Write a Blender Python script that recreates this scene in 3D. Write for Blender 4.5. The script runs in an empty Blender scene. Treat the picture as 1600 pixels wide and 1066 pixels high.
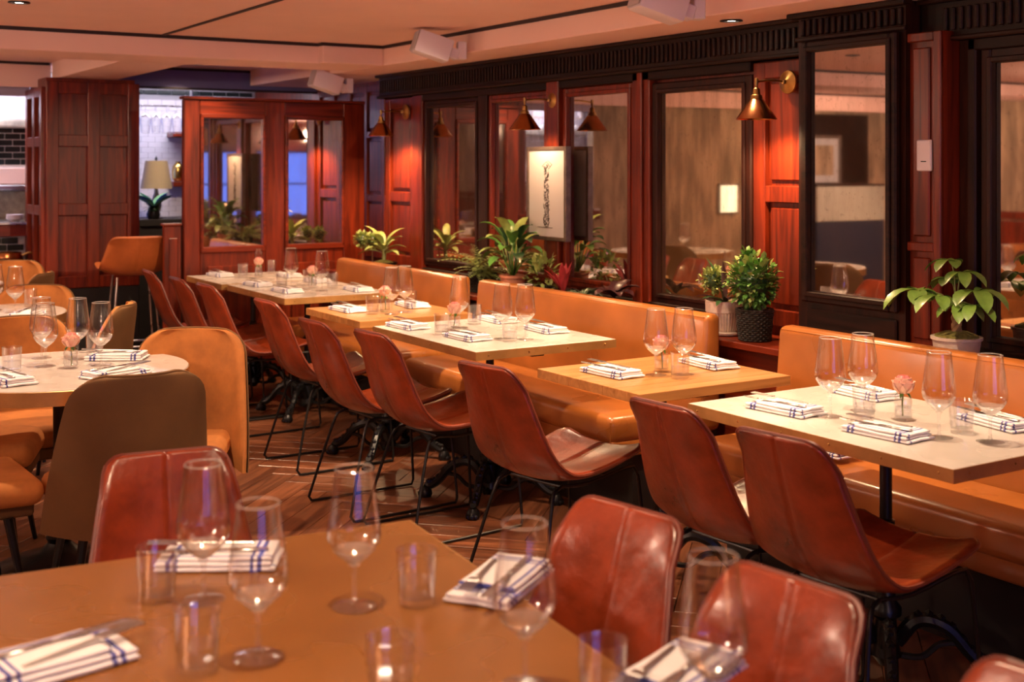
import bpy, bmesh, math, random
from mathutils import Vector, Matrix
R = math.radians
PI = math.pi
rnd = random.Random(7)
sc = bpy.context.scene
COL = sc.collection

# ------------------------------------------------------------------ camera
cam_d = bpy.data.cameras.new('camera')
cam = bpy.data.objects.new('camera', cam_d)
COL.objects.link(cam)
cam.location = (0, 0, 1.5)
cam.rotation_euler = (R(90), 0, -math.atan2(1215, 1930))
cam_d.sensor_width = 36
cam_d.lens = 36 * 1930 / 1600
cam_d.shift_y = -(533 - 257) / 1600
cam_d.clip_start = .05
cam_d.dof.use_dof = True
cam_d.dof.focus_distance = 4.4
cam_d.dof.aperture_fstop = 3.6
sc.camera = cam

# ------------------------------------------------------------------ world, exposure
w = bpy.data.worlds.new('dusk'); sc.world = w; w.use_nodes = True
w.node_tree.nodes['Background'].inputs[0].default_value = (.13, .24, .95, 1)
w.node_tree.nodes['Background'].inputs[1].default_value = 1.1
sc.view_settings.view_transform = 'Standard'
sc.view_settings.look = 'None'
sc.view_settings.gamma = 1
sc.view_settings.use_curve_mapping = False
sc.view_settings.exposure = 1.95
sc.cycles.transparent_max_bounces = 40
sc.cycles.max_bounces = 10
sc.cycles.sample_clamp_indirect = 6
sc.cycles.use_denoising = True

WARM = (1, .70, .44)
LAMP_W = (1, .60, .30)

# ------------------------------------------------------------------ materials
def new_mat(name):
    m = bpy.data.materials.new(name); m.use_nodes = True
    nt = m.node_tree
    return m, nt, nt.nodes['Principled BSDF'], nt.nodes, nt.links

def mat(name, c, rough=.5, metal=0, var=.0, scale=8, bump=0, bscale=60, coat=0, sheen=0, emit=0, stretch=(1, 1, 1), c2=None, spec=.5):
    m, nt, b, N, L = new_mat(name)
    b.inputs['Base Color'].default_value = (*c, 1)
    b.inputs['Roughness'].default_value = rough
    b.inputs['Metallic'].default_value = metal
    b.inputs['Coat Weight'].default_value = coat
    b.inputs['Coat Roughness'].default_value = .15
    b.inputs['Specular IOR Level'].default_value = spec
    if sheen:
        b.inputs['Sheen Weight'].default_value = sheen
        b.inputs['Sheen Tint'].default_value = (*[min(1, x * 1.6) for x in c], 1)
        b.inputs['Sheen Roughness'].default_value = .4
    if emit:
        b.inputs['Emission Color'].default_value = (*c, 1)
        b.inputs['Emission Strength'].default_value = emit
    tc = N.new('ShaderNodeTexCoord'); mp = N.new('ShaderNodeMapping')
    mp.inputs['Scale'].default_value = stretch
    L.new(tc.outputs['Object'], mp.inputs[0])
    if var or c2:
        n = N.new('ShaderNodeTexNoise'); n.inputs['Scale'].default_value = scale; n.inputs['Detail'].default_value = 6 if scale > 4.5 else 2
        n.inputs['Roughness'].default_value = .65
        L.new(mp.outputs[0], n.inputs[0])
        r = N.new('ShaderNodeValToRGB')
        r.color_ramp.elements[0].position = .32; r.color_ramp.elements[1].position = .68
        r.color_ramp.elements[0].color = (*(c2 if c2 else [x * (1 - var) for x in c]), 1)
        r.color_ramp.elements[1].color = (*[min(1, x * (1 + var * .6)) for x in c], 1)
        L.new(n.outputs[0], r.inputs[0]); L.new(r.outputs[0], b.inputs['Base Color'])
        mr = N.new('ShaderNodeMapRange'); mr.inputs[3].default_value = max(.03, rough - .08); mr.inputs[4].default_value = min(1, rough + .1)
        L.new(n.outputs[0], mr.inputs[0]); L.new(mr.outputs[0], b.inputs['Roughness'])
    if bump:
        n2 = N.new('ShaderNodeTexNoise'); n2.inputs['Scale'].default_value = bscale; n2.inputs['Detail'].default_value = 4
        L.new(mp.outputs[0], n2.inputs[0])
        bp = N.new('ShaderNodeBump'); bp.inputs['Strength'].default_value = bump; bp.inputs['Distance'].default_value = .01
        L.new(n2.outputs[0], bp.inputs['Height']); L.new(bp.outputs[0], b.inputs['Normal'])
    return m

def wood(name, c, c2, rough=.35, axis='z', scale=3.0, coat=.2, bump=.15, obj_random=0, spec=.5):
    m, nt, b, N, L = new_mat(name)
    b.inputs['Specular IOR Level'].default_value = spec
    tc = N.new('ShaderNodeTexCoord'); mp = N.new('ShaderNodeMapping')
    s = {'x': (.12, 1.6, 1.6), 'y': (1.6, .12, 1.6), 'z': (1.6, 1.6, .12)}[axis]
    mp.inputs['Scale'].default_value = s
    L.new(tc.outputs['Object'], mp.inputs[0])
    oi = N.new('ShaderNodeObjectInfo')
    va = N.new('ShaderNodeVectorMath'); va.operation = 'ADD'
    cx = N.new('ShaderNodeCombineXYZ')
    mu = N.new('ShaderNodeMath'); mu.operation = 'MULTIPLY'; mu.inputs[1].default_value = 31
    L.new(oi.outputs['Random'], mu.inputs[0]); L.new(mu.outputs[0], cx.inputs[0]); L.new(mu.outputs[0], cx.inputs[1])
    L.new(mp.outputs[0], va.inputs[0]); L.new(cx.outputs[0], va.inputs[1])
    n = N.new('ShaderNodeTexNoise'); n.inputs['Scale'].default_value = scale * 5; n.inputs['Detail'].default_value = 8
    n.inputs['Distortion'].default_value = 1.2
    L.new(va.outputs[0], n.inputs[0])
    r = N.new('ShaderNodeValToRGB')
    r.color_ramp.elements[0].position = .3; r.color_ramp.elements[1].position = .7
    r.color_ramp.elements[0].color = (*c2, 1); r.color_ramp.elements[1].color = (*c, 1)
    L.new(n.outputs[0], r.inputs[0])
    out = r.outputs[0]
    if obj_random:
        hs = N.new('ShaderNodeHueSaturation')
        mr = N.new('ShaderNodeMapRange'); mr.inputs[3].default_value = 1 - obj_random; mr.inputs[4].default_value = 1 + obj_random
        L.new(oi.outputs['Random'], mr.inputs[0]); L.new(mr.outputs[0], hs.inputs['Value']); L.new(out, hs.inputs['Color'])
        out = hs.outputs[0]
    L.new(out, b.inputs['Base Color'])
    b.inputs['Roughness'].default_value = rough
    b.inputs['Coat Weight'].default_value = coat; b.inputs['Coat Roughness'].default_value = .2
    bp = N.new('ShaderNodeBump'); bp.inputs['Strength'].default_value = bump; bp.inputs['Distance'].default_value = .004
    L.new(n.outputs[0], bp.inputs['Height']); L.new(bp.outputs[0], b.inputs['Normal'])
    return m

def thin_glass(name, tint=(1, 1, 1), edge=.45, rough=.04, face=.07):
    m, nt, b, N, L = new_mat(name)
    N.remove(b)
    o = N['Material Output']
    tr = N.new('ShaderNodeBsdfTransparent'); tr.inputs[0].default_value = (*tint, 1)
    gl = N.new('ShaderNodeBsdfGlossy'); gl.inputs['Roughness'].default_value = rough
    lw = N.new('ShaderNodeLayerWeight'); lw.inputs[0].default_value = .35
    mr = N.new('ShaderNodeMapRange'); mr.inputs[1].default_value = 0; mr.inputs[2].default_value = 1
    mr.inputs[3].default_value = face; mr.inputs[4].default_value = edge
    L.new(lw.outputs['Facing'], mr.inputs[0])
    mx = N.new('ShaderNodeMixShader')
    L.new(mr.outputs[0], mx.inputs[0]); L.new(tr.outputs[0], mx.inputs[1]); L.new(gl.outputs[0], mx.inputs[2])
    L.new(mx.outputs[0], o.inputs[0])
    return m

def solid_glass(name, refr_white=.16, face=.08, edge=.8):
    # thick crystal: clear, strongly reflecting at grazing angles, with white mixed in for the bright light refracted through it
    m, nt, b, N, L = new_mat(name); N.remove(b)
    o = N['Material Output']
    tr = N.new('ShaderNodeBsdfTransparent')
    gl = N.new('ShaderNodeBsdfGlossy'); gl.inputs['Roughness'].default_value = .09
    df = N.new('ShaderNodeBsdfTranslucent'); df.inputs[0].default_value = (1, .97, .94, 1)
    d2 = N.new('ShaderNodeBsdfDiffuse'); d2.inputs[0].default_value = (.95, .92, .90, 1)
    dd = N.new('ShaderNodeMixShader'); dd.inputs[0].default_value = .5
    L.new(df.outputs[0], dd.inputs[1]); L.new(d2.outputs[0], dd.inputs[2])
    mk = N.new('ShaderNodeMixShader'); mk.inputs[0].default_value = refr_white
    L.new(tr.outputs[0], mk.inputs[1]); L.new(dd.outputs[0], mk.inputs[2])
    lw = N.new('ShaderNodeLayerWeight'); lw.inputs[0].default_value = .4
    mr = N.new('ShaderNodeMapRange'); mr.inputs[3].default_value = face; mr.inputs[4].default_value = edge
    L.new(lw.outputs['Facing'], mr.inputs[0])
    mx = N.new('ShaderNodeMixShader')
    L.new(mr.outputs[0], mx.inputs[0]); L.new(mk.outputs[0], mx.inputs[1]); L.new(gl.outputs[0], mx.inputs[2])
    L.new(mx.outputs[0], o.inputs[0])
    return m

def mirror_mat(name, refl=(.72, .62, .50), dirt=(.20, .12, .06), amount=.5):
    m, nt, b, N, L = new_mat(name)
    o = N['Material Output']
    tc = N.new('ShaderNodeTexCoord'); mp = N.new('ShaderNodeMapping'); mp.inputs['Scale'].default_value = (9, 9, 1.6)
    L.new(tc.outputs['Object'], mp.inputs[0])
    n = N.new('ShaderNodeTexNoise'); n.inputs['Scale'].default_value = 1.5; n.inputs['Detail'].default_value = 8; n.inputs['Roughness'].default_value = .7
    L.new(mp.outputs[0], n.inputs[0])
    sp = N.new('ShaderNodeTexNoise'); sp.inputs['Scale'].default_value = 55; sp.inputs['Detail'].default_value = 5
    L.new(tc.outputs['Object'], sp.inputs[0])
    r1 = N.new('ShaderNodeMapRange'); r1.inputs[1].default_value = .42; r1.inputs[2].default_value = .75; r1.inputs[3].default_value = .05; r1.inputs[4].default_value = amount
    L.new(n.outputs[0], r1.inputs[0])
    r2 = N.new('ShaderNodeMapRange'); r2.inputs[1].default_value = .60; r2.inputs[2].default_value = .72; r2.inputs[3].default_value = 0; r2.inputs[4].default_value = .2
    L.new(sp.outputs[0], r2.inputs[0])
    ad = N.new('ShaderNodeMath'); ad.operation = 'ADD'; ad.use_clamp = True
    L.new(r1.outputs[0], ad.inputs[0]); L.new(r2.outputs[0], ad.inputs[1])
    gl = N.new('ShaderNodeBsdfGlossy'); gl.inputs[0].default_value = (*refl, 1); gl.inputs['Roughness'].default_value = .025
    b.inputs['Base Color'].default_value = (*dirt, 1); b.inputs['Roughness'].default_value = .4
    mx = N.new('ShaderNodeMixShader')
    L.new(ad.outputs[0], mx.inputs[0]); L.new(gl.outputs[0], mx.inputs[1]); L.new(b.outputs[0], mx.inputs[2])
    L.new(mx.outputs[0], o.inputs[0])
    return m

def stripe_mat(name):
    # woven napkin: white cloth with blue stripes near both ends and one along the edge
    m, nt, b, N, L = new_mat(name)
    tc = N.new('ShaderNodeTexCoord'); sx = N.new('ShaderNodeSeparateXYZ')
    L.new(tc.outputs['Object'], sx.inputs[0])
    def band(sock, centre, half):
        a = N.new('ShaderNodeMath'); a.operation = 'SUBTRACT'; a.inputs[1].default_value = centre; L.new(sock, a.inputs[0])
        c = N.new('ShaderNodeMath'); c.operation = 'ABSOLUTE'; L.new(a.outputs[0], c.inputs[0])
        d = N.new('ShaderNodeMath'); d.operation = 'LESS_THAN'; d.inputs[1].default_value = half; L.new(c.outputs[0], d.inputs[0])
        return d.outputs[0]
    socks = [band(sx.outputs['X'], .062, .0035), band(sx.outputs['X'], .074, .0035), band(sx.outputs['X'], -.070, .0035),
             band(sx.outputs['X'], -.058, .0025), band(sx.outputs['Y'], .040, .0025)]
    cur = socks[0]
    for s in socks[1:]:
        q = N.new('ShaderNodeMath'); q.operation = 'MAXIMUM'; L.new(cur, q.inputs[0]); L.new(s, q.inputs[1]); cur = q.outputs[0]
    mx = N.new('ShaderNodeMix'); mx.data_type = 'RGBA'
    mx.inputs['A'].default_value = (.82, .80, .82, 1); mx.inputs['B'].default_value = (.10, .11, .36, 1)
    L.new(cur, mx.inputs['Factor']); L.new(mx.outputs['Result'], b.inputs['Base Color'])
    b.inputs['Roughness'].default_value = .9
    n = N.new('ShaderNodeTexNoise'); n.inputs['Scale'].default_value = 60
    L.new(tc.outputs['Object'], n.inputs[0])
    bp = N.new('ShaderNodeBump'); bp.inputs['Strength'].default_value = .4; bp.inputs['Distance'].default_value = .004
    L.new(n.outputs[0], bp.inputs['Height']); L.new(bp.outputs[0], b.inputs['Normal'])
    return m

def brushed(name, c, rough=.35, metal=.6, stains=.25, scale=5):
    return mat(name, c, rough, metal, var=stains, scale=scale, bump=.03, bscale=25)

M = dict(
    mahog=wood('mahogany', (.245, .028, .0065), (.075, .008, .0024), .36, 'z', coat=.12, spec=.35),
    mahog_h=wood('mahogany_across', (.245, .028, .0065), (.075, .008, .0024), .36, 'y', coat=.12, spec=.35),
    mahog_x=wood('mahogany_across_x', (.23, .027, .007), (.07, .008, .0025), .34, 'x', coat=.15, spec=.35),
    dark=wood('dark_walnut', (.030, .008, .004), (.007, .0025, .0016), .5, 'y', coat=0, spec=.22),
    darkv=wood('dark_walnut_upright', (.045, .010, .005), (.010, .003, .002), .48, 'z', coat=0, spec=.25),
    leather=mat('chestnut_leather', (.225, .030, .007), .29, var=.6, scale=5, bump=.55, bscale=11, coat=.25),
    leather2=mat('chestnut_piping', (.16, .03, .016), .4, var=.2),
    orange=mat('orange_leather', (.47, .12, .028), .4, var=.2, scale=5, bump=.1, bscale=60),
    bench=mat('tan_bench_leather', (.42, .135, .028), .29, var=.22, scale=3.5, bump=.12, bscale=14, coat=.2),
    velvet=mat('amber_velvet', (.42, .145, .030), .85, var=.35, scale=5, bump=.05, bscale=20, sheen=.5),
    velvet_back=mat('khaki_cloth', (.14, .064, .019), .85, var=.15, scale=7, bump=.08, bscale=240, sheen=.3),
    black=mat('black_iron', (.012, .011, .012), .32, .5, var=.2, bump=.08),
    wire=mat('black_wire', (.02, .018, .018), .3, .6),
    brass=mat('aged_brass', (.48, .27, .085), .33, 1, var=.3, scale=9),
    brass2=mat('satin_brass_edge', (.50, .27, .09), .38, .45, var=.25, scale=6),
    copper=mat('copper_shade', (.42, .16, .06), .22, 1, var=.2, scale=14),
    shade_in=mat('shade_inside', (.85, .62, .40), .6),
    bulb=mat('bulb', (1, .72, .42), .5, emit=40),
    zinc=mat('pale_zinc_top', (.60, .535, .49), .27, .1, var=.07, scale=4),
    bronze=mat('bronze_top', (.33, .135, .030), .27, .35, var=.10, scale=3),
    butcher=wood('oak_top', (.58, .28, .09), (.38, .16, .045), .35, 'x', coat=.3),
    plaster=mat('pink_plaster', (.86, .58, .50), .75, var=.04, scale=2),
    plaster2=mat('lilac_plaster', (.44, .37, .47), .8, var=.06, scale=2),
    blueplaster=mat('slate_blue_plaster', (.22, .20, .40), .7, var=.1, scale=3),
    trim=mat('ceiling_trim_black', (.02, .008, .008), .6),
    tile=mat('white_glazed_tile', (.74, .73, .80), .18, var=.05, scale=3),
    grout=mat('grey_grout', (.36, .35, .38), .9),
    btile=mat('black_glazed_tile', (.015, .022, .022), .15),
    wgrout=mat('white_grout', (.75, .74, .72), .9),
    steel=mat('steel', (.62, .60, .60), .28, 1, var=.1),
    marble=mat('grey_marble', (.42, .37, .30), .3, var=.5, scale=9),
    white=mat('white_plastic', (.74, .66, .72), .45),
    grille=mat('speaker_grille', (.56, .50, .52), .6, bump=.6, bscale=700),
    cream=mat('cream_shade', (.42, .36, .26), .8, bump=.2, bscale=200),
    glass=thin_glass('clear_glass'),
    wineglass=thin_glass('crystal', edge=.85, rough=.045, face=.05),
    solidglass=solid_glass('solid_crystal', .36),
    footglass=solid_glass('foot_crystal', .03, .03, .5),
    pane=thin_glass('window_glass', (.9, .92, 1), .3),
    water=thin_glass('clear_water', (.97, .98, 1), .3),
    mirror=mirror_mat('foxed_mirror'),
    mirror2=mirror_mat('foxed_mirror_clearer', (.66, .60, .56), (.10, .05, .03), .25),
    napkin=stripe_mat('striped_linen'),
    leaf=mat('leaf_green', (.10, .27, .045), .4, var=.5, scale=14, coat=.2),
    leaf_l=mat('leaf_light', (.33, .42, .12), .45, var=.4, scale=20),
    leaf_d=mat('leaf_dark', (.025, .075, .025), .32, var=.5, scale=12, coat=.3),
    leaf_m=mat('money_leaf', (.17, .31, .05), .38, var=.35, scale=16, coat=.25),
    leaf_pu=mat('leaf_purple', (.06, .018, .022), .32, var=.4, scale=10, coat=.3),
    leaf_var=mat('leaf_variegated', (.50, .55, .38), .45, scale=45, c2=(.03, .09, .03)),
    leaf_red=mat('leaf_red', (.42, .035, .045), .4, var=.4, scale=20),
    stem=mat('plant_stem', (.22, .24, .08), .6),
    bark=mat('bark', (.28, .17, .08), .8, var=.4, scale=30, bump=.5, bscale=60),
    moss=mat('moss', (.24, .22, .05), .95, var=.5, scale=60, bump=1, bscale=90),
    terracotta=mat('terracotta', (.55, .20, .11), .7, var=.3, scale=14),
    potwhite=mat('ribbed_white_pot', (.68, .55, .46), .5, var=.2, scale=25),
    wicker=mat('dark_wicker', (.03, .024, .02), .55, var=.4, scale=40),
    rose_pink=mat('rose_pink', (.78, .16, .17), .55, scale=30, c2=(.85, .42, .36)),
    rose_cream=mat('rose_cream', (.85, .40, .34), .55, scale=30, c2=(.85, .62, .42)),
    paper=mat('paper', (.56, .56, .58), .8),
    ink=mat('ink', (.03, .02, .02), .7),
    pframe=mat('pewter_frame', (.22, .17, .14), .35, .7, var=.3, scale=20),
    floorwood=wood('parquet', (.23, .080, .036), (.075, .024, .012), .33, 'x', coat=.25, bump=.25, obj_random=.28),
    subfloor=mat('dark_subfloor', (.03, .012, .008), .8),
    plinth=mat('black_plinth', (.012, .009, .008), .6),
    sage=mat('sage_panel', (.46, .45, .37), .5, var=.1),
    navy=mat('navy_panel', (.02, .026, .05), .5),
    stone=mat('olive_limewash', (.42, .30, .19), .8, var=.5, scale=3, stretch=(3, 3, .6)),
    gold=mat('gold_vase', (.65, .42, .12), .22, 1),
    blueglass=mat('blue_petals', (.03, .10, .62), .35),
    greenpale=mat('pale_green_petals', (.35, .75, .55), .45, scale=20, c2=(.12, .48, .25)),
    lit=mat('lit_panel', (1, .86, .62), .5, emit=.55),
    globe=mat('opal_fill_globe', (1, .70, .50), .5, emit=60),
    can=mat('downlight_lens', (1, .80, .58), .5, emit=18),
    kitchlight=mat('kitchen_strip', (.86, .85, 1), .5, emit=10),
    barlight=mat('bar_strip', (.94, .88, 1), .5, emit=11),
)

# ------------------------------------------------------------------ mesh builder
class MB:
    def __init__(s): s.bm = bmesh.new()
    def box(s, x0, x1, y0, y1, z0, z1, bev=0, seg=1, mtx=None):
        v = [s.bm.verts.new(p) for p in ((x0, y0, z0), (x1, y0, z0), (x1, y1, z0), (x0, y1, z0), (x0, y0, z1), (x1, y0, z1), (x1, y1, z1), (x0, y1, z1))]
        f = [s.bm.faces.new([v[i] for i in q]) for q in ((0, 3, 2, 1), (4, 5, 6, 7), (0, 1, 5, 4), (1, 2, 6, 5), (2, 3, 7, 6), (3, 0, 4, 7))]
        if mtx is not None:
            for a in v: a.co = mtx @ a.co
        if bev:
            es = list({e for a in f for e in a.edges})
            bmesh.ops.bevel(s.bm, geom=es, offset=bev, segments=seg, affect='EDGES', profile=.5)
        return s
    def tube(s, pts, r, n=8, closed=False, flat=1.0, caps=True):
        pts = [Vector(p) for p in pts]; k = len(pts)
        rs = r if isinstance(r, (list, tuple)) else [r] * k
        rings = []; up = None
        for i, p in enumerate(pts):
            a = pts[(i - 1) % k] if (closed or i > 0) else p
            b = pts[(i + 1) % k] if (closed or i < k - 1) else p
            t = (b - a)
            if t.length < 1e-9: t = Vector((0, 0, 1))
            t.normalize()
            if up is None:
                up = Vector((0, 0, 1)) if abs(t.z) < .9 else Vector((1, 0, 0))
            u = (up - t * up.dot(t))
            if u.length < 1e-6: u = t.orthogonal()
            u.normalize(); v = t.cross(u); up = u
            rings.append([s.bm.verts.new(p + (u * math.cos(2 * PI * j / n) * flat + v * math.sin(2 * PI * j / n)) * rs[i]) for j in range(n)])
        m = k if closed else k - 1
        for i in range(m):
            A, B = rings[i], rings[(i + 1) % k]
            for j in range(n):
                s.bm.faces.new((A[j], A[(j + 1) % n], B[(j + 1) % n], B[j]))
        if not closed and caps:
            s.bm.faces.new(list(reversed(rings[0]))); s.bm.faces.new(rings[-1])
        return s
    def lathe(s, prof, n=24, c=(0, 0, 0), arc=2 * PI):
        c = Vector(c); rings = []
        for (r, z) in prof:
            if r < 1e-5: rings.append([s.bm.verts.new(c + Vector((0, 0, z)))])
            else: rings.append([s.bm.verts.new(c + Vector((r * math.cos(2 * PI * j / n), r * math.sin(2 * PI * j / n), z))) for j in range(n)])
        for A, B in zip(rings, rings[1:]):
            if len(A) == 1 and len(B) == 1: continue
            for j in range(n):
                k = (j + 1) % n
                if len(A) == 1: s.bm.faces.new((A[0], B[k], B[j]))
                elif len(B) == 1: s.bm.faces.new((A[j], A[k], B[0]))
                else: s.bm.faces.new((A[j], A[k], B[k], B[j]))
        return s
    def sheet(s, P, nu, nv, T, us=None, vs=None):
        """P(u,v)->(point, normal, thickness factor); closed two-sided sheet"""
        us = us or [i / nu for i in range(nu + 1)]; vs = vs or [i / nv for i in range(nv + 1)]
        top = []; bot = []
        for u in us:
            a = []; b = []
            for v in vs:
                p, n, k = P(u, v)
                edge = u in (us[0], us[-1]) or v in (vs[0], vs[-1])
                h = T * k * (.45 if edge else 1)
                a.append(s.bm.verts.new(p + n * h / 2)); b.append(s.bm.verts.new(p - n * h / 2))
            top.append(a); bot.append(b)
        U, V = len(us), len(vs)
        for i in range(U - 1):
            for j in range(V - 1):
                s.bm.faces.new((top[i][j], top[i + 1][j], top[i + 1][j + 1], top[i][j + 1]))
                s.bm.faces.new((bot[i][j], bot[i][j + 1], bot[i + 1][j + 1], bot[i + 1][j]))
        for i in range(U - 1):
            s.bm.faces.new((top[i][0], bot[i][0], bot[i + 1][0], top[i + 1][0]))
            s.bm.faces.new((top[i][-1], top[i + 1][-1], bot[i + 1][-1], bot[i][-1]))
        for j in range(V - 1):
            s.bm.faces.new((top[0][j], top[0][j + 1], bot[0][j + 1], bot[0][j]))
            s.bm.faces.new((top[-1][j], bot[-1][j], bot[-1][j + 1], top[-1][j + 1]))
        return s
    def leaf(s, base, dirv, length, width, droop=.5, fold=.25, n=5, twist=0, shape=1.0):
        base = Vector(base); d = Vector(dirv).normalized()
        side = d.cross(Vector((0, 0, 1)))
        if side.length < 1e-3: side = Vector((1, 0, 0))
        side.normalize()
        if twist: side = Matrix.Rotation(twist, 3, d) @ side
        p = base.copy(); L = []; C = []; Rr = []
        for i in range(n + 1):
            t = i / n
            wd = width * .5 * (math.sin(PI * min(1, t ** shape * .96 + .04)) ** .8)
            if i == n: wd = 0.0006
            up = side.cross(d).normalized()
            L.append(s.bm.verts.new(p - side * wd + up * wd * fold)); C.append(s.bm.verts.new(p)); Rr.append(s.bm.verts.new(p + side * wd + up * wd * fold))
            p = p + d * (length / n)
            d = (d - Vector((0, 0, droop / n * 1.3))).normalized()
        for i in range(n):
            s.bm.faces.new((L[i], C[i], C[i + 1], L[i + 1])); s.bm.faces.new((C[i], Rr[i], Rr[i + 1], C[i + 1]))
        return s
    def xf(s, mtx):
        for v in s.bm.verts: v.co = mtx @ v.co
        return s
    def mesh(s, name, m, smooth=True, recalc=True, ang=40):
        if recalc: bmesh.ops.recalc_face_normals(s.bm, faces=s.bm.faces)
        me = bpy.data.meshes.new(name)
        for f in s.bm.faces: f.smooth = smooth
        if smooth and ang:
            a = R(ang)
            for e in s.bm.edges:
                if len(e.link_faces) == 2 and e.calc_face_angle(0) > a: e.smooth = False
        s.bm.to_mesh(me); s.bm.free()
        me.materials.append(M[m] if isinstance(m, str) else m)
        return me
    def obj(s, name, m, parent=None, **k):
        o = bpy.data.objects.new(name, s.mesh(name, m, **k)); COL.objects.link(o)
        if parent: o.parent = parent
        return o

def tag(o, label=None, cat=None, group=None, kind=None):
    if label: o['label'] = label
    if cat: o['category'] = cat
    if group: o['group'] = group
    if kind: o['kind'] = kind
    return o
def thing(name, label, cat, loc=(0, 0, 0), rz=0, group=None):
    o = bpy.data.objects.new(name, None); COL.objects.link(o)
    o.empty_display_size = .1
    o.location = loc; o.rotation_euler = (0, 0, rz)
    return tag(o, label, cat, group)
def struct(o): o['kind'] = 'structure'; return o
def kids(o): return [c for c in bpy.data.objects if c.parent == o]
KC = {}
def place(src, loc, rz, label=None, group=None, first={}):
    """first call moves the source itself, later calls copy the thing with its parts and sub-parts"""
    if src.name not in first:
        first[src.name] = 1; r = src
        KC[src.name] = [(c, kids(c)) for c in kids(src)]
    else:
        r = src.copy(); COL.objects.link(r)
        for c, gs in KC[src.name]:
            k = c.copy(); COL.objects.link(k); k.parent = r
            for g in gs:
                q = g.copy(); COL.objects.link(q); q.parent = k
    r.location = loc; r.rotation_euler = (0, 0, rz)
    if label: r['label'] = label
    if group: r['group'] = group
    return r
def mesh_obj(name, me, parent, loc=(0, 0, 0), rot=(0, 0, 0)):
    o = bpy.data.objects.new(name, me); COL.objects.link(o); o.parent = parent; o.location = loc; o.rotation_euler = rot
    return o
def bez(pts, n=6):
    """Catmull-Rom through pts"""
    P = [Vector(p) for p in pts]; P = [2 * P[0] - P[1]] + P + [2 * P[-1] - P[-2]]; out = []
    for i in range(1, len(P) - 2):
        for k in range(n):
            t = k / n
            out.append(.5 * ((2 * P[i]) + (-P[i - 1] + P[i + 1]) * t + (2 * P[i - 1] - 5 * P[i] + 4 * P[i + 1] - P[i + 2]) * t * t + (-P[i - 1] + 3 * P[i] - 3 * P[i + 1] + P[i + 2]) * t ** 3))
    out.append(P[-2]); return out

# ------------------------------------------------------------------ constants of the room
WX = 3.95      # mirror wall
SOF = 2.13     # soffit
CEI = 2.256    # upper ceiling
LX, FY, BY = -3.6, -4.0, 9.9

# ------------------------------------------------------------------ floor: herringbone parquet, diagonal to the room
floor = struct(MB().box(LX, 4.3, FY, 11.3, -.05, -.012).obj('floor', 'subfloor', smooth=False))
PW, PL = .13, .65
def plank_mesh():
    return MB().box(-PL / 2 + .0012, PL / 2 - .0012, -PW / 2 + .0012, PW / 2 - .0012, -.0118, 0, bev=.0015).mesh('plank', 'floorwood', smooth=False)
pm = plank_mesh()
planks = []
c45 = math.sqrt(.5)
nn = int(PL / PW)
for a in range(-40, 110):
    for bq in range(-16, 16):
        # herringbone cell: horizontal plank at (a,a) stepping, vertical one beside it; lattice vectors (PW,PW) and (2PL? )
        ox = a * PW + bq * PL; oy = a * PW - bq * PL
        for kx, (px, py, rot) in enumerate(((ox + PL / 2, oy + PW / 2, 0), (ox + PW / 2 - PW + PW, oy + PW + PL / 2, PI / 2))):
            # rotate the lattice by 45 degrees into the room
            X = (px - py) * c45; Y = (px + py) * c45
            if LX < X < 4.2 and FY < Y < 11:
                planks.append((X, Y, rot + PI / 4))
def plank_rank(p):
    x, y, _ = p
    inside = .9 < x < 3.2 and 2.8 < y < 7.8
    return (0 if inside else 1, abs(x - 2.0) + abs(y - 5))
planks.sort(key=plank_rank)
near, rest = planks[:290], planks[290:]
for X, Y, a in near:
    mesh_obj('plank', pm, floor, (X, Y, 0), (0, 0, a))
b = MB()
for X, Y, a in rest:
    mt = Matrix.Translation((X, Y, 0)) @ Matrix.Rotation(a, 4, 'Z')
    b.box(-PL / 2 + .0012, PL / 2 - .0012, -PW / 2 + .0012, PW / 2 - .0012, -.0118, 0, mtx=mt)
tag(b.obj('planks', 'floorwood', floor, smooth=False), kind='stuff')

# ------------------------------------------------------------------ ceiling
ceil = struct(MB().box(LX, 4.3, FY, 11.3, CEI, CEI + .06).obj('ceiling', 'plaster', smooth=False))
b = MB(); b.box(3.50, 4.3, FY, 9.5, SOF, CEI, bev=.004); struct(b.obj('trim_1', 'plaster', smooth=False))['label'] = 'plaster soffit along the mirror wall'
b = MB(); b.box(LX, 3.09, 7.17, 7.66, SOF, CEI, bev=.004); b.box(3.085, 3.50, 7.10, 7.66, SOF, CEI, bev=.004)
struct(b.obj('trim_2', 'plaster', smooth=False))
struct(MB().box(1.99, 2.41, 7.66, 9.55, SOF, CEI, bev=.004).obj('trim_3', 'plaster', smooth=False))
b = MB(); th = .02
for q in ((3.488, 3.4999, FY, 7.10), (LX, 3.09, 7.158, 7.1699), (3.073, 3.0849, 7.10, 7.158), (3.073, 3.488, 7.088, 7.0999)):
    b.box(*q, CEI - th, CEI - .0005)
b.box(2.10, 2.125, FY, 7.158, CEI - .006, CEI - .0005)
struct(b.obj('trim_4', 'trim', smooth=False))
struct(MB().box(LX, 1.99, 9.60, 9.62, 2.07, CEI).obj('trim_5', 'plaster', smooth=False))
struct(MB().box(LX, 1.98, 9.585, 9.599, CEI - .02, CEI - .001).obj('trim_6', 'trim', smooth=False))
struct(MB().box(2.41, 4.1, 9.56, 9.62, 2.102, CEI).obj('trim_7', 'blueplaster', smooth=False))
b = MB(); b.box(2.41, 4.1, 9.545, 9.559, CEI - .02, CEI - .001); b.box(2.41, 4.1, 9.54, 9.62, 2.088, 2.102); struct(b.obj('trim_8', 'trim', smooth=False))

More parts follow.
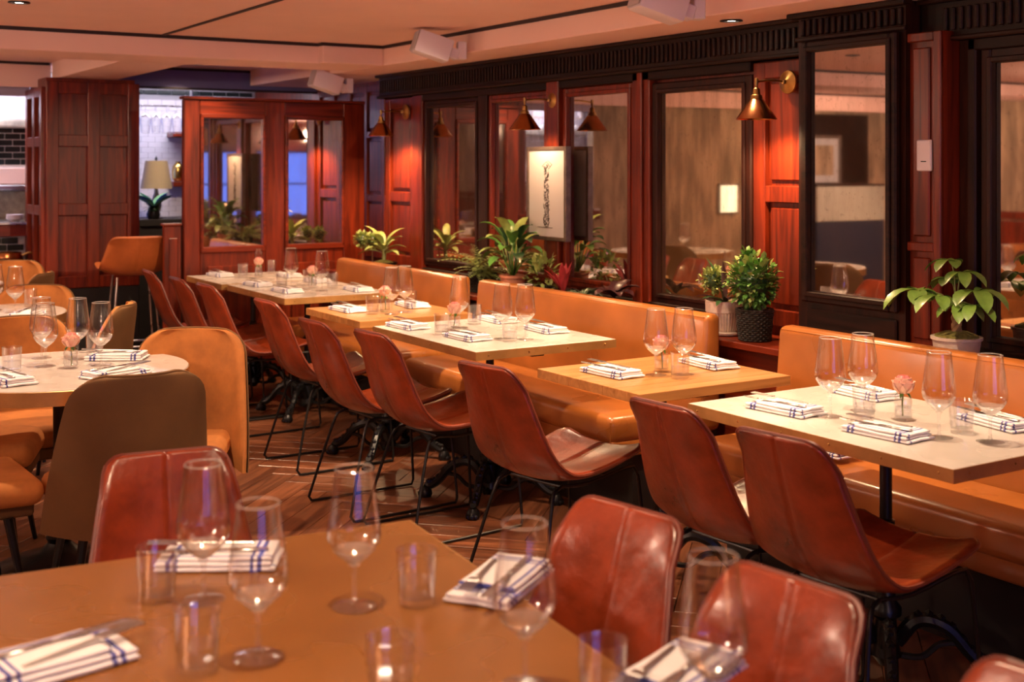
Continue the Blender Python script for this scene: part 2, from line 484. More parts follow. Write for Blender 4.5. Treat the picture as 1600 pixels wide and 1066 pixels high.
# ------------------------------------------------------------------ walls
def panelled(b, y0, y1, z0, z1, x, cols, rows, stile=.05, d=.018, t=.03, axis='x', raised=True):
    """raised stiles and rails over a backing plane; wall normal is -axis, s runs along the other axis"""
    def bx(s0, s1, zz0, zz1, d0, d1, bev=.004):
        if axis == 'x': b.box(x - d1, x - d0, s0, s1, zz0, zz1, bev=bev)
        else: b.box(s0, s1, x - d1, x - d0, zz0, zz1, bev=bev)
    W = (y1 - y0 - stile * (cols + 1)) / cols
    for i in range(cols + 1):
        s = y0 + i * (W + stile); bx(s, s + stile, z0, z1, 0, d)
    zs = [z0] + list(rows) + [z1 - stile]
    for z in zs:
        for i in range(cols):
            s = y0 + stile + i * (W + stile); bx(s - .001, s + W + .001, z, z + stile, 0, d - .001)
    for i in range(cols):
        s = y0 + stile + i * (W + stile)
        for za, zb in zip(zs, zs[1:]):
            m = .022
            if raised and zb - za - stile > .08 and W > .07: bx(s + m, s + W - m, za + stile + m, zb - m, 0, d * .55, .006)

wall = struct(MB().box(WX, WX + .1, FY, 7.93, 0, SOF).obj('wall_right', 'mahog', smooth=False))
def wpart(name, fn, m='mahog', **k):
    b = MB(); fn(b); return b.obj(name, m, wall, smooth=False, **k)
# far pilaster with panels
wpart('wall_panelling', lambda b: panelled(b, 7.47, 7.92, .8, 1.96, WX, 1, [1.24], stile=.07, d=.03))
wpart('stile', lambda b: b.box(WX - .05, WX, 7.33, 7.47, .75, 1.97, bev=.006))
wpart('stile', lambda b: b.box(WX - .045, WX, 6.50, 6.60, .84, 1.97, bev=.006), 'darkv')
wpart('stile', lambda b: (b.box(WX - .05, WX, 4.90, 5.04, .75, 1.97, bev=.006), b.box(WX - .066, WX - .05, 4.945, 4.985, .75, 1.97, bev=.006)))
wpart('wall_panelling', lambda b: panelled(b, 3.76, 4.17, .78, 1.96, WX, 1, [1.33], stile=.075, d=.03))
wpart('stile', lambda b: (b.box(WX - .05, WX, 2.965, 3.039, .75, 1.97, bev=.006)), 'darkv')
wpart('wall_panelling', lambda b: panelled(b, 3.04, 3.232, .78, 2.0, 3.815, 1, [1.17], stile=.035, d=.018))
wpart('pilaster_backing', lambda b: b.box(3.815, WX, 3.04, 3.194, .75, 2.0))
wpart('apron_rail', lambda b: (b.box(WX - .05, WX, 4.17, 7.33, .752, .81, bev=.006), b.box(WX - .05, WX, 1.2, 3.0, .752, .82, bev=.006)), 'dark')
wpart('head_rail', lambda b: (b.box(WX - .05, WX, 4.17, 7.33, 1.925, 1.97, bev=.004), b.box(WX - .05, WX, 1.2, 3.0, 1.925, 1.97, bev=.004)), 'dark')
# cornice with flutes
def cornice(b, y0, y1, x, z0, z1):
    b.box(x, WX, y0, y1, z0, z1, bev=.003)
    b.box(x - .035, WX, y0, y1, z1 - .018, z1, bev=.005)
    b.box(x - .022, WX, y0, y1, z0, z0 + .018, bev=.005)
wpart('cornice', lambda b: cornice(b, 3.76, 7.93, 3.875, 1.965, SOF - .001), 'dark')
wpart('cornice', lambda b: cornice(b, 1.2, 3.192, 3.875, 1.965, SOF - .001), 'dark')
fl = MB().box(-.012, 0, -.0085, .0085, 0, .088, bev=.004).mesh('flute', 'dark', smooth=False)
y = 3.79
while y < 7.9:
    mesh_obj('flute', fl, wall, (3.8745, y, 2.003)); y += .0345
y = 1.9
while y < 3.09:
    mesh_obj('flute', fl, wall, (3.8745, y, 2.003)); y += .0345

# wall shelf (ledge) behind the benches
ledge = tag(MB().box(3.60, WX - .051, 1.2, 8.25, .715, .745, bev=.004).obj('plant_ledge', 'mahog_h', smooth=False), 'long red wooden ledge behind the tan benches that carries the plants', 'shelf')
struct(MB().box(3.66, WX, 1.2, 8.25, 0, .714).obj('wall_ledge_base', 'mahog_h', smooth=False))

# mirrors -----------------------------------------------------------
def wall_mirror(y0, y1, z0, z1, x, label, fw=.045, m='mirror', dep=.03, fm='darkv'):
    t = thing('wall_mirror', label, 'mirror', (x, (y0 + y1) / 2, z0), 0, 'antique mirror panels of the right wall')
    W = (y1 - y0) / 2; H = z1 - z0
    for s in (-1, 1):
        b = MB(); yy = sorted((s * W, s * (W + fw))); b.box(-dep, 0, yy[0], yy[1], -fw, H + fw, bev=.007)
        yi = sorted((s * (W - .01), s * (W + .012))); b.box(-dep * 1.35, -dep * .3, yi[0], yi[1], -.012, H + .012, bev=.004)
        b.obj('frame_stile', fm, t, smooth=False)
    for zz in ((-fw, 0), (H, H + fw)):
        b = MB(); b.box(-dep * .98, 0, -W, W, zz[0], zz[1], bev=.007)
        zi = (-.012, .01) if zz[0] < 0 else (H - .01, H + .012); b.box(-dep * 1.3, -dep * .3, -W, W, zi[0], zi[1], bev=.004)
        b.obj('frame_rail', fm, t, smooth=False)
    MB().box(-.010, -.002, -W, W, 0, H).obj('mirror_pane', m, t, smooth=False)
    return t
wall_mirror(6.64, 7.30, .865, 1.885, WX, 'foxed mirror nearest the far sconce, farthest left of the long wall', .04, 'mirror2')
wall_mirror(5.86, 6.46, .865, 1.885, WX, 'foxed mirror between two dark stiles, left of the hanging ink drawing', .04, 'mirror2', fm='mahog')
wall_mirror(5.085, 5.66, .865, 1.885, WX, 'foxed mirror right of the hanging ink drawing, above the red leaved plants', .04, 'mirror2', fm='mahog')
wpart('stile', lambda b: b.box(WX - .06, WX, 5.70, 5.82, .84, 1.97, bev=.006), 'mahog')
wall_mirror(4.215, 4.855, .845, 1.865, WX - .008, 'brown foxed mirror with a table of glasses in it, left of the near copper sconce', .045).rotation_euler.z = R(-.8)
wall_mirror(2.30, 2.915, .855, 1.885, WX, 'brown foxed mirror at the right edge, behind the broad leaved pot plant', .045, 'mirror2')
# the boxed out mirror bay
bay = struct(MB().box(3.79, WX, 3.195, 3.755, .30, SOF - .001).obj('wall_mirror_bay', 'darkv', smooth=False))
def bayp(name, fn, m='darkv'):
    b = MB(); fn(b); return b.obj(name, m, bay, smooth=False)
bayp('cornice', lambda b: (b.box(3.735, 3.79, 3.16, 3.775, SOF - .022, SOF - .002, bev=.004), b.box(3.765, 3.79, 3.18, 3.755, 2.012, 2.03, bev=.004)), 'dark')
bayp('lower_panel', lambda b: b.box(3.775, 3.79, 3.23, 3.70, .62, .90, bev=.006), 'dark')
y = 3.215
fl2 = MB().box(-.014, 0, -.009, .009, 0, .068, bev=.004).mesh('flute', 'dark', smooth=False)
while y < 3.74:
    mesh_obj('flute', fl2, bay, (3.789, y, 2.035)); y += .034
wall_mirror(3.245, 3.685, .965, 1.975, 3.784, 'tall foxed mirror in a black frame standing forward on its own bay', .035, 'mirror2', dep=.028, fm='dark').rotation_euler.z = R(-1.2)

# recessed panelled wall beyond
rec = struct(MB().box(4.1, 4.2, 7.93, 11.2, 0, CEI).obj('wall_recess', 'mahog', smooth=False))
b = MB(); panelled(b, 7.95, 9.5, .8, 2.1, 4.1, 5, [1.22, 1.70], stile=.05, d=.025); b.obj('wall_panelling', 'mahog', rec, smooth=False)
b = MB(); b.box(WX, 4.1, 7.93, 7.95, 0, SOF); b.obj('return_face', 'mahog', rec, smooth=False)

# ------------------------------------------------------------------ partition with two mirrors
PY = 8.3
pt = thing('mirror_partition', 'mahogany partition with two framed mirrors behind the far tables', 'partition', (2.59, PY, 0))
def pp(name, fn, m='mahog', lab=None):
    b = MB(); fn(b); o = b.obj(name, m, pt, smooth=False)
    if lab: o['label'] = lab
    return o
PWd = 3.94 - 2.59
for (a, c) in ((0, .11), (.58, .725), (1.18, PWd)):
    pp('stile', lambda b: b.box(a, c, 0, .06, 0, 1.944, bev=.005))
for (x0, x1) in ((.11, .58), (.725, 1.18)):
    pp('top_rail', lambda b: b.box(x0, x1, 0, .06, 1.84, 1.944, bev=.004), 'mahog_x')
    pp('lower_panel', lambda b: (b.box(x0, x1, .005, .06, 0, .91, bev=.004), b.box(x0 + .05, x1 - .05, -.012, .01, .2, .80, bev=.008)), 'mahog')
    def fr(b):
        w_ = .022
        b.box(x0, x0 + w_, -.02, .02, .91, 1.84, bev=.006); b.box(x1 - w_, x1, -.02, .02, .91, 1.84, bev=.006)
        b.box(x0, x1, -.02, .02, .89, .91 + w_, bev=.006); b.box(x0, x1, -.02, .02, 1.84 - w_, 1.85, bev=.006)
    pp('mirror_frame', fr, 'mahog_x')
    pp('mirror_pane', lambda b: b.box(x0 + .01, x1 - .01, .008, .03, .915, 1.835), 'mirror2')
pp('cap_rail', lambda b: b.box(-.012, PWd, -.012, .072, 1.945, 1.965, bev=.004), 'mahog_x')
lw = thing('low_wall_panel', 'low mahogany panel closing the gap left of the mirror partition', 'panel', (2.46, PY + .02, 0))
b = MB(); b.box(0, .115, 0, .05, 0, 1.08, bev=.004); b.obj('board', 'mahog', lw, smooth=False)
b = MB(); b.box(.03, .09, -.01, .002, .45, 1.0, bev=.005); b.obj('raised_panel', 'mahog', lw, smooth=False)
b = MB(); b.box(-.01, .12, -.012, .06, 1.081, 1.10, bev=.004); b.obj('cap', 'mahog_x', lw, smooth=False)

# ------------------------------------------------------------------ panelled column
colm = struct(MB().box(1.90, 2.535, 9.325, 9.89, 0, SOF - .001).obj('wall_column', 'mahog', smooth=False))
b = MB(); panelled(b, 1.895, 2.56, .60, 2.10, 9.325, 2, [1.13, 1.63], stile=.085, d=.04, axis='y', raised=False); b.obj('wall_panelling', 'mahog', colm, smooth=False)
b = MB(); panelled(b, 9.32, 9.89, .60, 2.06, 1.90, 2, [1.13, 1.63], stile=.07, d=.035, raised=False); b.obj('wall_panelling', 'mahog', colm, smooth=False)
b = MB(); b.box(1.865, 2.56, 9.29, 9.325, 0, .60, bev=.004); b.obj('baseboard_column', 'plinth', colm, smooth=False)

# ------------------------------------------------------------------ kitchen pass wall (far left)
bw = struct(MB().box(LX, .70, BY, BY + .1, 0, CEI).obj('wall_back', 'stone', smooth=False))
b = MB(); b.box(.70, 1.86, BY, BY + .1, 0, .90); b.obj('wall_below_pass', 'mahog_x', bw, smooth=False)
b = MB(); b.box(.70, 1.90, BY, BY + .1, 2.02, CEI); b.obj('lintel', 'plaster2', bw, smooth=False)
b = MB(); b.box(.66, 1.895, BY - .06, BY - .002, .96, 1.045, bev=.004); b.obj('pass_edge', 'mahog_x', bw, smooth=False)
b = MB(); b.box(.66, 1.895, BY - .06, 10.6, 1.046, 1.066, bev=.003); b.obj('pass_counter', 'steel', bw, smooth=False)
kb = struct(MB().box(.3, 2.4, 10.6, 10.65, 0, CEI).obj('wall_kitchen', 'wgrout', smooth=False))
struct(MB().box(2.44, 2.49, 9.9, 10.6, 0, CEI).obj('wall_kitchen_side', 'plaster2', smooth=False))
struct(MB().box(.25, .30, 10.0, 10.6, 0, CEI).obj('wall_kitchen_side', 'plaster2', smooth=False))
b = MB(); b.box(.4, 2.43, 10.57, 10.6, 1.066, 1.285); b.obj('marble_upstand', 'marble', kb, smooth=False)
b = MB(); b.box(.4, 2.43, 10.38, 10.6, 1.30, 1.335, bev=.004); b.obj('steel_shelf', 'steel', kb, smooth=False)
b = MB(); b.box(.4, 2.43, 10.45, 10.6, 1.34, 1.475, bev=.01, seg=2); b.obj('warm_lit_hood', 'plaster', kb, smooth=False)
b = MB(); b.box(.4, 2.43, 10.42, 10.6, 1.79, 1.86, bev=.02, seg=3); b.obj('hood_lip', 'marble', kb, smooth=False)
b = MB(); b.box(.4, 2.43, 10.50, 10.6, 1.865, 2.12); b.obj('splashback', 'tile', kb, smooth=False)
tm = MB().box(-.058, .058, -.008, 0, -.0225, .0225, bev=.003).mesh('tile', 'btile', smooth=False)
for r in range(7):
    z = 1.495 + .0245 + r * .0515
    if z > 1.78: break
    for c in range(17):
        x = .45 + c * .121 + (r % 2) * .06
        if x > 1.45 and x < 2.38: mesh_obj('tile', tm, kb, (x, 10.599, z))
# dark tiles below the pass
tb = MB().box(-.058, .058, -.008, 0, -.0225, .0225, bev=.003).mesh('tile', 'btile', smooth=False)
b = MB(); b.box(1.2, 1.86, BY - .012, BY - .002, .30, .955); b.obj('tile_grout', 'grout', bw, smooth=False)
for r in range(12):
    for c in range(6):
        x = 1.27 + c * .121 + (r % 2) * .04
        if x < 1.81: mesh_obj('tile', tb, bw, (x, BY - .012, .925 - r * .0515))
# strip lamp in the kitchen
kl = thing('kitchen_strip_lamp', 'cool white strip lamp over the kitchen counter', 'lamp', (1.4, 10.2, CEI - .05))
b = MB(); b.box(-.7, .7, -.05, .05, .02, .049); b.obj('housing', 'steel', kl, smooth=False)
b = MB(); b.box(-.68, .68, -.04, .04, 0, .019); b.obj('diffuser', 'kitchlight', kl, smooth=False)
wl = thing('copper_pot', 'round copper pot on the floor shelf below the kitchen pass', 'pot', (1.68, 9.72, .74))
MB().lathe([(0, 0), (.10, 0), (.13, .03), (.135, .08), (.125, .11), (.118, .105), (.12, .04), (0, .02)], 24).obj('pan_body', 'copper', wl)
b = MB(); b.tube(bez([(.13, 0, .08), (.17, 0, .10), (.21, 0, .10)]), .008); b.obj('handle', 'brass', wl)
tag(MB().box(1.45, 1.84, 9.56, BY - .013, .70, .739, bev=.004).obj('low_shelf', 'mahog_x', smooth=False), 'low wooden shelf under the kitchen pass holding the copper pot', 'shelf')
b = MB()
pl = thing('plate_stack', 'small stack of white bowls on the kitchen pass', 'bowl', (1.80, 9.93, 1.0665))
for k in range(3):
    MB().lathe([(0, 0), (.03, 0), (.065, .028), (.063, .031), (.028, .004), (0, .004)], 20, (0, 0, k * .012)).obj('bowl', 'white', pl)

# left wall, front wall with dusk windows ------------------------------------
lwall = struct(MB().box(LX - .1, LX, FY, 10, 0, CEI).obj('wall_left', 'stone', smooth=False))
b = MB(); panelled(b, FY, 9.8, .1, 1.0, LX + .001, 16, [.12], stile=.08, d=-.025); b.obj('wainscot', 'mahog', lwall, smooth=False)
fw_ = struct(MB().box(LX, -1.5, FY - .1, FY, 0, CEI).obj('wall_front', 'mahog_x', smooth=False))
for (a, c, z0, z1) in ((-1.5, 2.0, 0, .55), (-1.5, 2.0, 1.75, CEI), (2.0, WX, 0, CEI), (.2, .3, .55, 1.75)):
    b = MB(); b.box(a, c, FY - .1, FY, z0, z1); b.obj('wall_section', 'mahog_x', fw_, smooth=False)
for i, (a, c) in enumerate(((-1.5, .2), (.3, 2.0))):
    b = MB()
    for q in ((a, a + .05, .55, 1.75), (c - .05, c, .55, 1.75), (a + .05, c - .05, .55, .60), (a + .05, c - .05, 1.70, 1.75), (a + .05, c - .05, 1.14, 1.17)):
        b.box(q[0], q[1], FY - .08, FY - .02, q[2], q[3])
    wn = struct(b.obj('window_%d' % (i + 1), 'darkv', smooth=False))
    b = MB(); b.box(a + .05, c - .05, FY - .055, FY - .049, .60, 1.70); b.obj('glass_pane', 'pane', wn, smooth=False)

def framed(loc, w_, h_, label, art='stone', axis='x'):
    t = thing('framed_picture', label, 'picture', loc, 0 if axis == 'x' else -PI / 2)
    b = MB()
    for q in ((-w_ / 2, -w_ / 2 + .035, 0, h_), (w_ / 2 - .035, w_ / 2, 0, h_)): b.box(0, .025, q[0], q[1], q[2], q[3], bev=.004)
    for q in ((0, .035), (h_ - .035, h_)): b.box(0, .0245, -w_ / 2 + .035, w_ / 2 - .035, q[0], q[1])
    b.obj('frame', 'pframe', t, smooth=False)
    MB().box(0, .008, -w_ / 2 + .035, w_ / 2 - .035, .035, h_ - .035).obj('mount', 'paper', t, smooth=False)
    MB().box(.0081, .010, -w_ / 2 + .11, w_ / 2 - .11, .11, h_ - .11).obj('print', art, t, smooth=False)
    return t
tag(MB().box(-2.95, -1.45, BY - .02, BY - .001, 0, 2.05).obj('dark_wall_board', 'dark', bw, smooth=False))
framed((-2.27, BY - .021, 1.27), .50, .55, 'pale framed picture on the dark back wall, seen in the tall mirror', axis='y')
framed((LX + .001, 6.4, 1.20), .55, .70, 'pale framed picture on the left wall nearer the camera', 'moss')
lp = thing('lit_wall_panel', 'small glowing panel on the back wall, seen in the brown mirror', 'lamp', (-.80, BY - .001, 1.0))
b = MB(); b.box(-.13, .13, -.03, 0, -.02, .30); b.obj('case', 'pframe', lp, smooth=False)
b = MB(); b.box(-.11, .11, -.034, -.0301, 0, .28); b.obj('diffuser', 'lit', lp, smooth=False)
sb = thing('sideboard', 'service counter with a pale upper panel below the framed picture on the dark board', 'sideboard', (-2.26, BY - .26, 0))
b = MB(); b.box(-.50, .50, -.2, .2, 1.27, 1.29, bev=.005); b.obj('top', 'darkv', sb, smooth=False)
b = MB(); b.box(-.49, .49, -.19, .2, .90, 1.269, bev=.005); b.obj('pale_panel', 'sage', sb, smooth=False)
b = MB(); b.box(-.49, .49, -.18, .2, .0, .899); b.obj('body', 'navy', sb, smooth=False)

# ------------------------------------------------------------------ bar at the back
bt = struct(MB().box(2.5, 4.1, 11.0, 11.05, 0, CEI).obj('wall_bar', 'grout', smooth=False))
wt = MB().box(-.0605, .0605, -.008, 0, -.023, .023, bev=.003).mesh('tile', 'tile', smooth=False)
for r in range(22):
    for c in range(6):
        x = 2.98 + c * .1235 + (r % 2) * .062
        mesh_obj('tile', wt, bt, (x, 10.999, 1.055 + r * .0475))
b = MB(); b.box(3.70, 4.09, 10.985, 10.999, 1.0, 2.12); tag(b.obj('tile_field', 'tile', bt, smooth=False), kind='stuff')
bt2 = MB().box(-.0605, .0605, -.012, -.0005, -.02, .02, bev=.003).mesh('tile', 'btile', smooth=False)
for c in range(9): mesh_obj('tile', bt2, bt, (3.0 + c * .126, 10.999, 2.142))
b = MB(); b.box(2.75, 4.09, 10.0, 10.3, 0, 1.0); b.box(2.75, 4.09, 9.98, 10.32, 1.0, 1.055, bev=.004)
tag(b.obj('bar_counter', 'plinth', smooth=False), 'black bar counter in the gap left of the mirror partition', 'counter')
tag(MB().box(2.58, 2.74, 9.90, 10.32, 0, 1.0).obj('bar_end_panel', 'plinth', smooth=False), 'black end panel of the bar beside the wooden column', 'panel')
for z, l in ((1.765, 'upper red wooden wall shelf on the white tiles'), (1.325, 'lower red wooden wall shelf on the white tiles under the gold vase')):
    tag(MB().box(3.27, 3.9, 10.80, 10.985, z - .022, z + .022, bev=.004).obj('wall_shelf', 'mahog_x', smooth=False), l, 'shelf', 'wooden shelves on the bar tiles')
gv = tag(MB().lathe([(0, 0), (.03, 0), (.05, .03), (.055, .09), (.045, .14), (.02, .165), (.022, .18), (.016, .18), (.014, .165), (0, .16)], 24).obj('gold_vase', 'gold'), 'round gold vase on the lower red wall shelf', 'vase')
gv.location = (3.345, 10.90, 1.3475)
bl = thing('table_lamp', 'table lamp with a large beige drum shade on the bar', 'lamp', (2.955, 10.22, 1.0555))
MB().lathe([(0, 0), (.06, 0), (.06, .012), (.02, .02), (.035, .07), (.045, .13), (.02, .20), (.012, .25), (0, .25)], 24).obj('base', 'marble', bl)
MB().lathe([(.128, .245), (.088, .475), (.085, .475), (.125, .245)], 40).obj('lamp_shade', 'cream', bl)
MB().lathe([(0, .25), (.006, .25), (.006, .48), (.014, .49), (.006, .505), (0, .52)], 10).obj('finial', 'black', bl)
fv = thing('flower_vase', 'black vase of pale green and blue plumed flowers on the bar', 'flowers', (2.885, 10.06, 1.0555)); fv.scale = (1.25, 1.25, 1.25)
MB().lathe([(0, 0), (.035, 0), (.045, .03), (.03, .075), (.022, .08), (.03, .07), (0, .05)], 16).obj('vase', 'black', fv)
for k in range(22):
    a = rnd.uniform(0, 2 * PI) ; s = 1 if k % 2 else -1
    b = MB(); d = Vector((s * .7 + .2 * math.cos(a), .3 * math.sin(a), .75))
    b.leaf((0, 0, .07), d, rnd.uniform(.12, .17), .075, droop=.35, fold=.4); b.obj('petal', 'greenpale' if k % 3 else 'blueglass', fv, recalc=False)
b = MB()
for k in range(40):
    a = rnd.uniform(0, 2 * PI); b.leaf((0, 0, .07), (math.cos(a), math.sin(a), rnd.uniform(-.2, .8)), rnd.uniform(.04, .08), .02, .4)
tag(b.obj('foliage', 'leaf_d', fv, recalc=False), kind='stuff')
bls = thing('bar_strip_lamp', 'cool strip lamp under the bar ceiling', 'lamp', (3.2, 10.5, CEI - .04))
b = MB(); b.box(-.5, .5, -.05, .05, .015, .039); b.obj('housing', 'steel', bls, smooth=False)
b = MB(); b.box(-.48, .48, -.04, .04, 0, .014); b.obj('diffuser', 'barlight', bls, smooth=False)

# ------------------------------------------------------------------ lights (ceiling downlights, added opal fill globes)
def downlight(x, y, z, power, label, ang=95, group='recessed ceiling lights', spot_to=None):
    t = thing('recessed_downlight', label, 'lamp', (x, y, z), 0, group)
    MB().lathe([(.035, -.001), (.048, -.001), (.05, -.006), (.033, -.008), (.030, -.001), (.035, -.001)], 24).obj('trim_ring', 'black', t)
    MB().lathe([(0, -.002), (.030, -.002)], 20).obj('lens', 'can', t, recalc=False)
    ld = bpy.data.lights.new('downlight_beam', 'SPOT'); ld.energy = power * 1.45; ld.color = WARM; ld.spot_size = R(ang); ld.spot_blend = .7; ld.shadow_soft_size = .025
    lo = bpy.data.objects.new('downlight_beam', ld); COL.objects.link(lo); lo.parent = t; lo.location = (0, 0, -.012)
    if spot_to:
        d = Vector(spot_to) - Vector((x, y, z)); lo.rotation_euler = d.to_track_quat('-Z', 'Y').to_euler()
    return t
dl = [(2.75, 2.35, 26, 'above the nearest bench table'), (2.75, 3.45, 26, 'above the small oak table'), (2.75, 4.7, 30, 'above the third bench table'),
      (2.35, 4.75, 30, 'tilted toward the fourth bench table', (2.85, 5.75, .75)), (2.95, 4.55, 60, 'tilted toward the far bench tables', (2.9, 7.1, .75)), (1.1, 4.4, 26, 'above the near round table'),
      (1.12, 6.08, 26, 'above the second round table'), (.75, 1.75, 16, 'above the foreground table'), (1.75, 3.1, 18, 'above the aisle'),
      (1.55, 5.0, 26, 'tilted toward the far aisle', (1.8, 6.3, 0)), (-.8, 4.6, 26, 'over the left tables'), (-.8, 7.0, 26, 'over the far left tables'), (-2.4, 3.4, 22, 'near the left wall'), (-2.4, 8.4, 26, 'in the far left corner')]
for x, y, p, l, *to in dl: downlight(x, y, CEI, p, 'recessed round ceiling light ' + l, spot_to=to[0] if to else None, ang=60 if to else 95)
downlight(3.68, 4.05, SOF, 5, 'small recessed light in the pink soffit right of the white speakers')
downlight(1.4, 8.5, CEI, 20, 'recessed ceiling light in front of the kitchen pass')
downlight(2.95, 9.1, CEI, 16, 'added ceiling light that brightens the bar flowers', ang=70, spot_to=(2.88, 10.06, 1.15))  # extra lamp, added only to brighten the bar flowers
downlight(2.75, 8.05, CEI, 10, 'recessed ceiling light in front of the mirror partition')
for x, y, lb in ((-1.2, 1.6, 'over the left aisle beside the camera'), (-1.6, 5.4, 'above the left round table'), (-.4, -3.0, 'behind the camera'), (-1.9, 8.2, 'in the far left corner')):
    t = thing('fill_globe', 'added opal fill globe hanging ' + lb, 'lamp', (x, y, CEI), 0, 'added opal fill globes')  # globes added to fill the room and ceiling with light
    MB().lathe([(0, -.001), (.05, -.001), (.045, -.02), (.004, -.025), (.004, -.17), (0, -.17)], 16).obj('stem', 'brass', t)
    b = MB(); bmesh.ops.create_icosphere(b.bm, subdivisions=2, radius=.10, matrix=Matrix.Translation((0, 0, -.27))); b.obj('globe', 'globe', t, ang=0)

# ------------------------------------------------------------------ sconces
def sconce(y, label, power):
    t = thing('wall_sconce', label, 'lamp', (3.90, y, 1.86), 0, 'copper sconces of the mirror wall')
    rot = Matrix.Rotation(-PI / 2, 4, 'Y')
    b = MB(); b.lathe([(0, 0), (.052, 0), (.05, .008), (.02, .016), (.012, .022), (0, .024)], 28); b.xf(rot); b.obj('back_plate', 'brass', t)
    b = MB(); b.tube(bez([(-.01, 0, 0), (-.10, 0, .004), (-.19, 0, -.005)]), .0045, 8); b.lathe([(0, -.01), (.011, -.008), (.011, .008), (0, .01)], 12, (-.03, 0, 0)); b.obj('arm', 'brass', t)
    b = MB(); b.lathe([(0, .012), (.008, .01), (.009, -.01), (.005, -.03), (.014, -.036), (.017, -.06), (.024, -.064), (.026, -.078), (.018, -.082), (0, -.082)], 16, (-.19, 0, 0)); b.obj('lamp_holder', 'brass', t)
    sh = MB().lathe([(.020, -.078), (.030, -.082), (.088, -.165), (.0875, -.167), (.028, -.087), (.02, -.083)], 36, (-.19, 0, 0)).obj('lamp_shade', 'copper', t)
    MB().lathe([(0, -.085), (.012, -.088), (.012, -.10), (.024, -.125), (.018, -.145), (0, -.152)], 14, (-.19, 0, 0)).obj('bulb', 'bulb', t)
    ld = bpy.data.lights.new('sconce_light', 'SPOT'); ld.energy = power; ld.color = LAMP_W; ld.spot_size = R(150); ld.spot_blend = .5; ld.shadow_soft_size = .02
    lo = bpy.data.objects.new('sconce_light', ld); COL.objects.link(lo); lo.parent = t; lo.location = (-.19, 0, -.158)
sconce(5.76, 'copper cone wall sconce above the hanging ink drawing', 2.6)
sconce(7.56, 'copper cone wall sconce on the far panelled pilaster', 14)
b = MB(); b.box(3.90, 3.92, 3.90, 3.95, 1.84, 1.88)
sconce(3.925, 'copper cone wall sconce beside the black framed tall mirror', 11)
b.bm.free()

# ------------------------------------------------------------------ hanging ink drawing
ad = thing('ink_drawing', 'framed ink drawing of a tall thin tangled pole, hung before the mirrors', 'picture', (3.865, 5.76, 1.075))
W2, H2 = .20, .525
b = MB()
for s in (-1, 1): q = sorted((s * W2, s * (W2 - .022))); b.box(-.018, .018, q[0], q[1], 0, H2, bev=.003)
for z in ((0, .022), (H2 - .022, H2)): b.box(-.0175, .0175, -W2 + .022, W2 - .022, z[0], z[1], bev=.003)
b.obj('frame', 'pframe', ad, smooth=False)
MB().box(-.010, -.006, -W2 + .022, W2 - .022, .022, H2 - .022).obj('paper', 'paper', ad, smooth=False)
b = MB(); r2 = random.Random(3)
for k in range(150):
    z = .075 + (k / 150) ** 1.1 * .345; wv = .030 * (1.05 - .35 * k / 150)
    y0 = r2.uniform(-wv, wv); y1 = y0 + r2.uniform(-.018, .018)
    z1 = z + r2.uniform(-.004, .022)
    b.tube([(-.0106, y0, z), (-.0106, max(-wv, min(wv, y1)), z1)], r2.uniform(.0012, .003), 3)
for p, q in (((.0, .44), (-.045, .415)), ((.0, .44), (.04, .41)), ((.01, .445), (.055, .425)), ((-.045, .415), (.0, .405)), ((.055, .425), (.02, .40)), ((-.09, .072), (.06, .071)), ((-.09, .072), (-.05, .071))):
    b.tube([(-.0106, -p[0], p[1]), (-.0106, -q[0], q[1])], .0012, 3)
b.obj('ink_strokes', 'ink', ad, smooth=False)
b = MB(); b.box(.018, .024, -.06, .06, .46, .48); b.obj('hanging_bracket', 'black', ad, smooth=False)

# switch, smoke cards on pilaster
sw = thing('wall_control', 'small white wall control on the red pilaster', 'switch', (3.812, 3.118, 1.475))
MB().box(-.014, 0, -.034, .034, 0, .118, bev=.004).obj('cover', 'white', sw, smooth=False)
MB().box(-.0155, -.014, -.012, .012, .034, .038).obj('indicator', 'black', sw, smooth=False)

# speakers ---------------------------------------------------------
def speaker(loc, rz, label, up=.0):
    t = thing('wall_speaker', label, 'speaker', loc, rz, 'white speakers under the soffit')
    T = Matrix.Rotation(R(18), 4, 'Y')
    b = MB(); b.box(-.10, .10, -.075, .075, -.062, .062, bev=.008, seg=2); b.xf(T); b.obj('cabinet', 'white', t)
    b = MB(); b.box(-.108, -.1001, -.068, .068, -.055, .055, bev=.003); b.xf(T); b.obj('grille', 'grille', t, smooth=False)
    b = MB(); b.box(.10, .15, -.035, .035, -.03, .03, bev=.004); b.xf(T); b.box(.14, .19, -.03, .03, -.07, .03, bev=.004); b.obj('bracket', 'white', t, smooth=False)
    return t
speaker((3.28, 6.04, 2.155), R(-18), 'white speaker hung at the middle of the soffit edge')
speaker((3.50, 8.0, 2.075), R(-8), 'far white speaker under the beam above the partition')
speaker((3.20, 3.95, 2.165), R(-18), 'near white speaker cut by the top of the frame')

